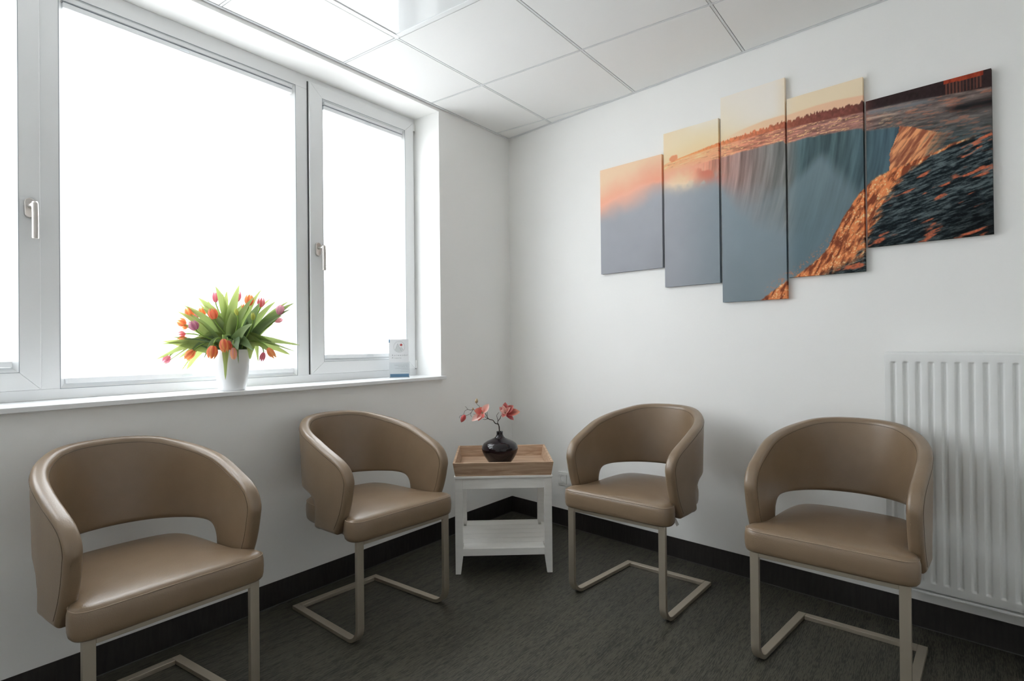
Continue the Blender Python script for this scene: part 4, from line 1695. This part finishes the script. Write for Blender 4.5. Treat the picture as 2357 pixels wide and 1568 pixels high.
rbox('body', .004, L - .004, .036, ROFF - .011, RZ0 + .004, RZ1 - .004)
rbox('side_cover', -.003, .004, .034, ROFF - .004, RZ0 + .01, RZ1 - .002)
rbox('side_cover', L - .004, L + .003, .034, ROFF - .004, RZ0 + .01, RZ1 - .002)
rbox('top_grille', -.002, L + .002, .034, ROFF - .006, RZ1 - .006, RZ1 + .003)
rbox('bottom_lip', .0, L, .080, ROFF + .002, RZ0 - .010, RZ0 - .002)
rbox('wall_bracket', .10, .13, .0, .040, RZ0 + .12, RZ1 - .12)
rbox('wall_bracket', L - .13, L - .10, .0, .040, RZ0 + .12, RZ1 - .12)
o = MB().tube([rp(.004, .06, RZ1 - .05), rp(-.010, .06, RZ1 - .05)], .007, 12).build('vent_plug', 'socket_white', rd, smooth=False)

# ------------------------------------------------------------------ wall socket
so = empty('wall_socket', tuple(wpt(0.494, 0, 0.29)), math.atan2(DW[1], DW[0]))
tag(so, 'white double power socket low on the right wall by the table', 'socket')


def sp(u, off, z):
    return (u, -ysign * off, z)


def sbox(name, u0, u1, o0, o1, z0, z1, mat='socket_white', bevel=.001, parent=None):
    p = [sp(u0, o0, z0), sp(u1, o0, z0), sp(u1, o1, z0), sp(u0, o1, z0), sp(u0, o0, z1), sp(u1, o0, z1), sp(u1, o1, z1), sp(u0, o1, z1)]
    return fix_normals(MB().hexa(p).build(name, mat, parent or so, bevel=bevel))


sbox('cover_frame', -.076, .076, 0, .009, -.0405, .0405, bevel=.002)
for cu_ in (-.0355, .0355):
    n = 28
    mb = MB()
    sq = [(-.0285, -.0285), (.0285, -.0285), (.0285, .0285), (-.0285, .0285)]
    # square insert with a round well
    vs, fs = [], []
    ro = []
    for k in range(n):
        a = 2 * math.pi * k / n + math.pi / n
        c_, s_ = math.cos(a), math.sin(a)
        m_ = .0285 / max(abs(c_), abs(s_))
        ro.append((c_ * m_, s_ * m_))
    rings = [[(x, z, .0088) for x, z in ro], [(x, z, .0125) for x, z in ro],
             [(.0205 * math.cos(2 * math.pi * k / n + math.pi / n), .0205 * math.sin(2 * math.pi * k / n + math.pi / n), .0125) for k in range(n)],
             [(.0200 * math.cos(2 * math.pi * k / n + math.pi / n), .0200 * math.sin(2 * math.pi * k / n + math.pi / n), .0010) for k in range(n)]]
    for rg in rings:
        for (x, z, of) in rg:
            vs.append(sp(cu_ + x, of, z))
    for r in range(3):
        for k in range(n):
            fs.append((r * n + k, r * n + (k + 1) % n, (r + 1) * n + (k + 1) % n, (r + 1) * n + k))
    fs.append(tuple(3 * n + k for k in range(n)))
    ins = fix_normals(mesh_obj('outlet', vs, fs, 'socket_white', so))
    for q in (-.0095, .0095):
        MB().tube([sp(cu_ + q, .0008, 0), sp(cu_ + q, .0016, 0)], .0028, 10).build('pin_hole', 'socket_dark', ins)
    for q in (-1, 1):
        sbox('earth_clip', cu_ - .003, cu_ + .003, .001, .011, q * .0185 - .001, q * .0185 + .001, 'nickel', 0.0, ins)

# ------------------------------------------------------------------ canvas prints


def vnoise(x, y, seed=0):
    xi, yi = np.floor(x).astype(np.int64), np.floor(y).astype(np.int64)
    xf, yf = x - xi, y - yi
    xf, yf = xf * xf * (3 - 2 * xf), yf * yf * (3 - 2 * yf)

    def h(a, b):
        n = (a * 374761393 + b * 668265263 + seed * 2147483647 // 7) & 0xFFFFFFFF
        n = ((n ^ (n >> 13)) * 1274126177) & 0xFFFFFFFF
        return ((n ^ (n >> 16)) & 0xFFFF) / 65535.0
    return (h(xi, yi) * (1 - xf) + h(xi + 1, yi) * xf) * (1 - yf) + (h(xi, yi + 1) * (1 - xf) + h(xi + 1, yi + 1) * xf) * yf


def fbm(x, y, seed=0, oct_=4):
    s, a, t = 0, .5, 0
    for k in range(oct_):
        s = s + a * vnoise(x * 2 ** k, y * 2 ** k, seed + k)
        t += a
        a *= .55
    return s / t


def curve_uz(pts, off=0.022):
    q = sorted(wall_uz(1360 + x / 2.5074, 140 + y / 2.5074, off) for x, y in pts)
    a = np.array(q)
    return a[:, 0], a[:, 1]


HZ = curve_uz([(45, 650), (405, 560), (415, 605), (560, 548), (740, 492), (900, 446), (1110, 388), (1122, 392), (1300, 352), (1560, 298), (1580, 292), (1800, 240), (2000, 205), (2300, 150)])
TT = curve_uz([(45, 640), (415, 600), (740, 470), (900, 420), (1110, 352), (1122, 352), (1250, 312), (1400, 276), (1560, 240), (1580, 225), (2300, 20)])
HL = curve_uz([(45, 640), (415, 590), (740, 462), (870, 398), (1000, 345), (1110, 312), (1122, 318), (1300, 258), (1420, 226), (1560, 200), (2300, 0)])
CRS = curve_uz([(45, 700), (415, 660), (560, 615), (740, 560), (860, 528), (1000, 490), (1110, 462), (1122, 478), (1250, 440), (1400, 415), (1560, 390), (1580, 402), (1700, 388), (1800, 372), (2300, 300)])
BR_U = curve_uz([(960, 1400), (985, 1380), (1060, 1320), (1130, 1270), (1190, 1238), (1300, 1150), (1370, 1080), (1400, 1010), (1460, 900), (1510, 820), (1560, 752), (1590, 722), (1640, 675),
                 (1720, 632), (1850, 580), (1930, 548), (2000, 520), (2080, 480), (2310, 400)])
sunu, sunz = wall_uz(1360 + 640 / 2.5074, 140 + 520 / 2.5074, .022)
lit_ax = [wall_uz(1360 + x / 2.5074, 140 + y / 2.5074, .022) for x, y in ((1790, 375), (2090, 420), (2000, 520), (1850, 585), (1715, 640), (1735, 520))]


def lerp(a, b, t):
    t = np.clip(t, 0, 1)[..., None]
    return np.asarray(a, float) * (1 - t) + np.asarray(b, float) * t


def in_poly(U, Z, poly):
    r = np.zeros(U.shape, bool)
    n = len(poly)
    for i in range(n):
        (x1, y1), (x2, y2) = poly[i], poly[(i + 1) % n]
        c = ((y1 > Z) != (y2 > Z)) & (U < (x2 - x1) * (Z - y1) / (y2 - y1 + 1e-9) + x1)
        r ^= c
    return r


def sst(a, b, x):
    t = np.clip((x - a) / (b - a), 0, 1)
    return t * t * (3 - 2 * t)


def paint(U, Z):
    """printed waterfall photograph, sRGB 0..255 as it looks on the wall"""
    f = lambda c: np.interp(U, *c)
    hz, tt, hl, cs, br = f(HZ), f(TT), f(HL), f(CRS), f(BR_U)
    ku = (U - 0.77) / (2.515 - 0.77)
    # sky
    C = lerp((236, 214, 180), (216, 210, 202), sst(.18, .42, ku))
    C = np.where((ku > .55)[..., None], lerp(C, (216, 198, 170), sst(.55, .62, ku)), C)
    C = lerp(C, (214, 213, 215), sst(.06, .16, Z - hz) * sst(.30, .36, ku) * (1 - sst(.405, .42, ku)))
    dsun = np.hypot((U - sunu) * .8, Z - sunz)
    C = lerp(C, (244, 222, 176), np.exp(-(dsun / .16) ** 2) * .8)
    C = lerp(C, (238, 206, 160), np.exp(-((Z - hz) / .05) ** 2) * .6 * (ku > .2))
    # hazy hills
    m_ = sst(-.004, .004, hl - Z) * sst(.40, .5, ku)
    C = lerp(C, lerp((232, 196, 160), (214, 172, 142), sst(.45, .75, ku)), m_ * .9)
    # trees on the far bank
    tn = .014 * (fbm(U * 190, Z * 10, 3, 2) - .5) * sst(.25, .6, ku) * 1.6
    m_ = sst(-.002, .003, tt + tn - Z)
    tc_ = lerp((226, 150, 96), (190, 112, 82), sst(.3, .52, ku))
    tc_ = lerp(tc_, (118, 70, 62), sst(.5, .68, ku))
    tc_ = lerp(tc_, (48, 38, 38), sst(.74, .80, ku))
    tc_ = tc_ * (0.82 + .36 * fbm(U * 120, Z * 90, 5, 3))[..., None]
    C = lerp(C, tc_, m_ * sst(.22, .3, ku))
    # building at the top right
    bu0, bz0 = wall_uz(1360 + 2035 / 2.5074, 140 + 120 / 2.5074, .022)
    bu1, bz1 = wall_uz(1360 + 2265 / 2.5074, 140 + 62 / 2.5074, .022)
    kb = (U - bu0) / (bu1 - bu0)
    bz = bz0 + (bz1 - bz0) * kb
    roof = (kb > 0) & (kb < 1) & (np.abs(Z - bz) < .012)
    C = np.where(roof[..., None], lerp((170, 70, 45), (110, 44, 34), fbm(U * 160, Z * 60, 8, 2)), C)
    colm = (kb > 0) & (kb < 1) & (Z < bz - .012) & (Z > bz - .055) & (np.sin(U * 620) > .35)
    C = np.where(colm[..., None], np.array((96, 60, 52.)), C)
    # upper river
    m_ = sst(-.002, .003, hz - Z)
    rn = fbm(U * 26, (Z - hz * .6) * 190, 11, 4)
    rv = lerp((236, 176, 132), (186, 124, 102), sst(.34, .52, ku))
    rv = lerp(rv, (150, 108, 98), sst(.5, .7, ku))
    rv = lerp(rv, (104, 92, 88), sst(.74, .82, ku))
    deep = sst(0.02, .24, hz - Z) * sst(.72, .80, ku)
    rv = lerp(rv, (56, 72, 76), deep)
    rv = rv * (.55 + .9 * rn)[..., None]
    spark = sst(.62, .72, fbm(U * 60, Z * 330, 17, 3)) * sst(.24, .3, ku) * (1 - sst(.6, .95, ku))
    rv = lerp(rv, (250, 206, 150), spark * .8)
    rs = sst(.58, .68, fbm(U * 30, (Z + U * .05) * 170, 23, 3)) * sst(.74, .80, ku)
    rv = lerp(rv, (196, 116, 88), rs * .45 * (1 - deep * .4))
    C = lerp(C, rv, m_)
    # pale bars of calm water on the right
    for (xa, ya, xb, yb, w, cc) in ((1580, 305, 2010, 222, .011, (112, 118, 124)), (1580, 335, 1790, 300, .004, (196, 170, 150))):
        ua, za = wall_uz(1360 + xa / 2.5074, 140 + ya / 2.5074, .022)
        ub, zb = wall_uz(1360 + xb / 2.5074, 140 + yb / 2.5074, .022)
        t_ = (U - ua) / (ub - ua)
        z_ = za + (zb - za) * t_
        mm = sst(-.02, .1, t_) * (1 - sst(.75, 1.05, t_)) * np.exp(-((Z - z_) / w) ** 2) * (ku > .7)
        C = lerp(C, cc, mm * .75)
    ua, za = wall_uz(1360 + 2060 / 2.5074, 140 + 285 / 2.5074, .022)
    ub, zb = wall_uz(1360 + 2300 / 2.5074, 140 + 238 / 2.5074, .022)
    t_ = (U - ua) / (ub - ua)
    z_ = za + (zb - za) * t_
    C = lerp(C, (24, 24, 26), sst(-.25, .25, t_) * np.exp(-((Z - z_) / (.012 + .01 * np.clip(t_, 0, 1))) ** 2) * .85)
    # falling water
    m_ = sst(-.004, .006, cs + .006 * (fbm(U * 50, Z * 4, 31, 2) - .5) - Z) * (1 - sst(lit_ax[0][0] - .01, lit_ax[0][0] + .012, U))
    dz = np.clip(cs - Z, 0, 1)
    fx = U + dz * .28 * np.sqrt(np.clip(dz, 0, 1)) * 1.2
    st_ = fbm(fx * 58, Z * 4, 41, 4)
    st2 = fbm(fx * 150, Z * 9, 47, 3)
    fc = lerp((204, 128, 108), (150, 124, 118), sst(.36, .46, ku))
    fc = lerp(fc, (112, 112, 110), sst(.45, .58, ku))
    fc = lerp(fc, (76, 94, 98), sst(.59, .63, ku))
    fc = lerp(fc, (70, 90, 100), sst(.7, .85, ku))
    fc = fc * (.62 + .55 * st_ + .22 * st2)[..., None]
    fog = lerp((156, 158, 164), (130, 142, 149), sst(.22, .5, ku))
    fog = lerp(fog, (96, 116, 126), sst(.58, .62, ku))
    fog = fog * (.97 + .06 * fbm(U * 7, Z * 7, 53, 3))[..., None]
    mist_depth = np.interp(ku, [0, .22, .40, .46, .58, .6, .75, 1], [.02, .06, .12, .34, .46, .60, .66, .62])
    fm = sst(.25, 1.0, dz / mist_depth + .35 * (fbm(U * 9, Z * 9, 59, 3) - .5))
    fc = lerp(fc, fog, fm)
    # plume of spray in the fourth panel
    pu, pz = wall_uz(1360 + 1340 / 2.5074, 140 + 500 / 2.5074, .022)
    pl = sst(.02, .10, (pz - Z) * .9 - np.abs(U - pu + (pz - Z) * .22) + .04) * sst(-.01, .05, pz - Z) * sst(.59, .60, ku) * (1 - sst(.0, .5, pz - Z) * .5)
    fc = lerp(fc, (122, 138, 146), pl * .75)
    C = lerp(C, fc, m_)
    # glowing mist on the left
    gz = np.interp(ku, [0, .1, .23, .30, .38, .42], [1.84, 1.87, 1.93, 1.955, 1.99, 2.03]) + .05 * (fbm(U * 8, Z * 8, 61, 4) - .5)
    glow = sst(-.06, .10, Z - gz) * (1 - sst(.36, .44, ku)) * (1 - sst(-.02, .03, Z - cs - .012) * sst(.225, .24, ku))
    gc = lerp((232, 168, 142), (238, 206, 174), sst(.05, .22, Z - gz + .06 * (fbm(U * 10, Z * 10, 67, 3) - .5)))
    C = lerp(C, gc, glow * (1 - sst(.24, .42, ku) * .25))
    bu, bzc = wall_uz(1360 + 540 / 2.5074, 140 + 700 / 2.5074, .022)
    puff = np.exp(-(((U - bu) / .12) ** 2 + ((Z - bzc - .03 * fbm(U * 30, Z * 30, 71, 3)) / .045) ** 2)) * sst(.226, .235, ku)
    C = lerp(C, (248, 216, 176), puff * .9)
    du, dzc = wall_uz(1360 + 640 / 2.5074, 140 + 650 / 2.5074, .022)
    sh = np.exp(-(((U - du - .03) / .08) ** 2 + ((Z - dzc) / .05) ** 2)) * sst(.40, .6, fbm(U * 16 + 3, Z * 22, 73, 4)) * sst(.226, .235, ku)
    C = lerp(C, (196, 116, 98), sh * .9)
    wu, wz = wall_uz(1360 + 478 / 2.5074, 140 + 562 / 2.5074, .022)
    tree = sst(.75, 1.0, 1.5 - np.hypot((U - wu) / .040, (Z - wz) / .028) - .4 * (fbm(U * 90, Z * 90, 79, 2) - .5)) * sst(.226, .23, ku)
    C = lerp(C, (204, 128, 92), tree * .85)
    # sunlit falls in the last panel
    lit = in_poly(U + .012 * (fbm(U * 25, Z * 25, 83, 3) - .5) * 2, Z, lit_ax).astype(float)
    an = fbm((U - Z * .75) * 70, (Z + U) * 9, 89, 4)
    lc = lerp((146, 84, 62), (238, 164, 114), sst(.34, .62, an))
    fade = 1 - sst(lit_ax[0][0] + .10, lit_ax[1][0] + .01, U - .25 * (Z - lit_ax[0][1]) + .16 * (an - .5)) * .85
    C = lerp(C, lc, lit * .95 * fade)
    # near water and its glowing brink
    d_b = br - Z
    near = sst(-.004, .006, d_b + .012 * (fbm(U * 70, Z * 70, 97, 3) - .5))
    near = near * (U > BR_U[0][0])
    wv = fbm(U * 34 + Z * 16, Z * 230 - U * 60, 101, 4) * .7 + .3 * fbm(U * 9 + Z * 5, Z * 60 - U * 16, 103, 3)
    nc = lerp((22, 28, 32), (96, 108, 110), sst(.34, .72, wv))
    nc = lerp(nc, nc * .5, sst(1.72, 1.5, Z) * sst(.85, 1.0, ku))
    fl = sst(.655, .76, fbm(U * 12 + Z * 7, Z * 55 - U * 18, 107, 3)) * (.35 + .9 * fbm(U * 150, Z * 200, 109, 3))
    nc = lerp(nc, (206, 108, 76), fl)
    gold = fbm((U - Z * .55) * 85, (Z + U * .8) * 22, 113, 4)
    gcol = lerp((128, 68, 48), (226, 138, 88), sst(.30, .56, gold))
    gcol = lerp(gcol, (252, 214, 160), sst(.60, .70, fbm(U * 210, Z * 210, 127, 2) * .6 + gold * .4))
    # distance into the water from the brink, wide in the fourth panel
    w_g = np.interp(U, [1.78, 1.99, 2.10, 2.115, 2.18, 2.25, 2.34, 2.5], [.5, .40, .33, .26, .14, .05, .012, .008])
    low = np.interp(U, [1.78, 1.95, 2.02, 2.10, 2.112, 2.16, 2.2, 2.5], [1.2, 1.40, 1.43, 1.455, 1.50, 1.60, 1.66, 1.9])
    gm = (1 - sst(.55, 1.1, d_b / w_g + 1.0 * (fbm(U * 26 + Z * 20, Z * 90 - U * 60, 131, 3) - .5))) * sst(-.02, .03, Z - low + .03 * (gold - .5))
    nc = lerp(nc, gcol, gm)
    C = lerp(C, nc, near)
    spray = np.exp(-((d_b + .02) / .02) ** 2) * sst(.55, .7, fbm(U * 160, Z * 160, 137, 2)) * (U < 2.0) * (U > 1.70)
    C = lerp(C, (206, 130, 100), spray * .6)
    return np.clip(C, 4, 250)


# the colours above are read off the lit wall; divide by the light that falls there to get the ink's own reflectance


def to_lin(C, light):
    c = C / 255.0
    c = np.where(c <= .04045, c / 12.92, ((c + .055) / 1.055) ** 2.4)
    c = c / light[..., None]
    return c * np.minimum(1, .92 / np.maximum(c.max(-1, keepdims=True), 1e-6))


def canvas(u0, u1, z0, z1, label):
    th = 0.020
    uc, zc = (u0 + u1) / 2, (z0 + z1) / 2
    t = empty('canvas_print', tuple(wpt(uc, 0.002, zc)), math.atan2(DW[1], DW[0]))
    tag(t, label, 'canvas print', 'five piece waterfall canvas')
    st_ = .0026
    nu, nz = int((u1 - u0) / st_) + 1, int((z1 - z0) / st_) + 1
    gu, gz = np.linspace(u0, u1, nu), np.linspace(z0, z1, nz)
    U, Z = np.meshgrid(gu, gz)
    Cc = to_lin(paint(U, Z), 0.90 - 0.38 * (Z - 1.66)).reshape(-1, 3)
    vs = np.stack([U - uc, np.full_like(U, -ysign * th), Z - zc], -1).reshape(-1, 3)
    a = np.arange((nz - 1) * (nu - 1)).reshape(nz - 1, nu - 1)
    i0 = (np.arange(nz - 1)[:, None] * nu + np.arange(nu - 1)[None, :]).ravel()
    fs = np.stack([i0, i0 + 1, i0 + nu + 1, i0 + nu], -1)
    if ysign > 0:
        pass
    # wrapped edges repeat the print's border
    ring_i = [(0, k) for k in range(nu)] + [(r, nu - 1) for r in range(1, nz)] + [(nz - 1, k) for k in range(nu - 2, -1, -1)] + [(r, 0) for r in range(nz - 2, 0, -1)]
    n0 = len(vs)
    back, bc, ff = [], [], []
    for (r, k) in ring_i:
        v = vs[r * nu + k].copy()
        v[1] = 0.0
        back.append(v)
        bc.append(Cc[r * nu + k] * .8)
    m_ = len(ring_i)
    for q in range(m_):
        q2 = (q + 1) % m_
        ff.append((ring_i[q][0] * nu + ring_i[q][1], n0 + q, n0 + q2, ring_i[q2][0] * nu + ring_i[q2][1]))
    allv = np.concatenate([vs, np.array(back)])
    allc = np.concatenate([Cc, np.array(bc)])
    faces = fs.tolist() + ff + [tuple(n0 + q for q in range(m_))]
    o = mesh_obj('printed_canvas', allv, faces, 'canvas_print', t, cols=allc)
    fix_normals(o)


canvas(0.772, 1.171, 1.513, 2.109, 'leftmost canvas print, misty with an orange glow')
canvas(1.184, 1.484, 1.408, 2.210, 'second canvas print from the left, with the sun glowing through mist')
canvas(1.497, 1.797, 1.311, 2.303, 'tallest canvas print, in the middle, with pale sky above the falls')
canvas(1.806, 2.106, 1.404, 2.202, 'fourth canvas print from the left, falls meeting golden spray')
canvas(2.117, 2.515, 1.500, 2.097, 'rightmost canvas print, dark water with orange rapids')
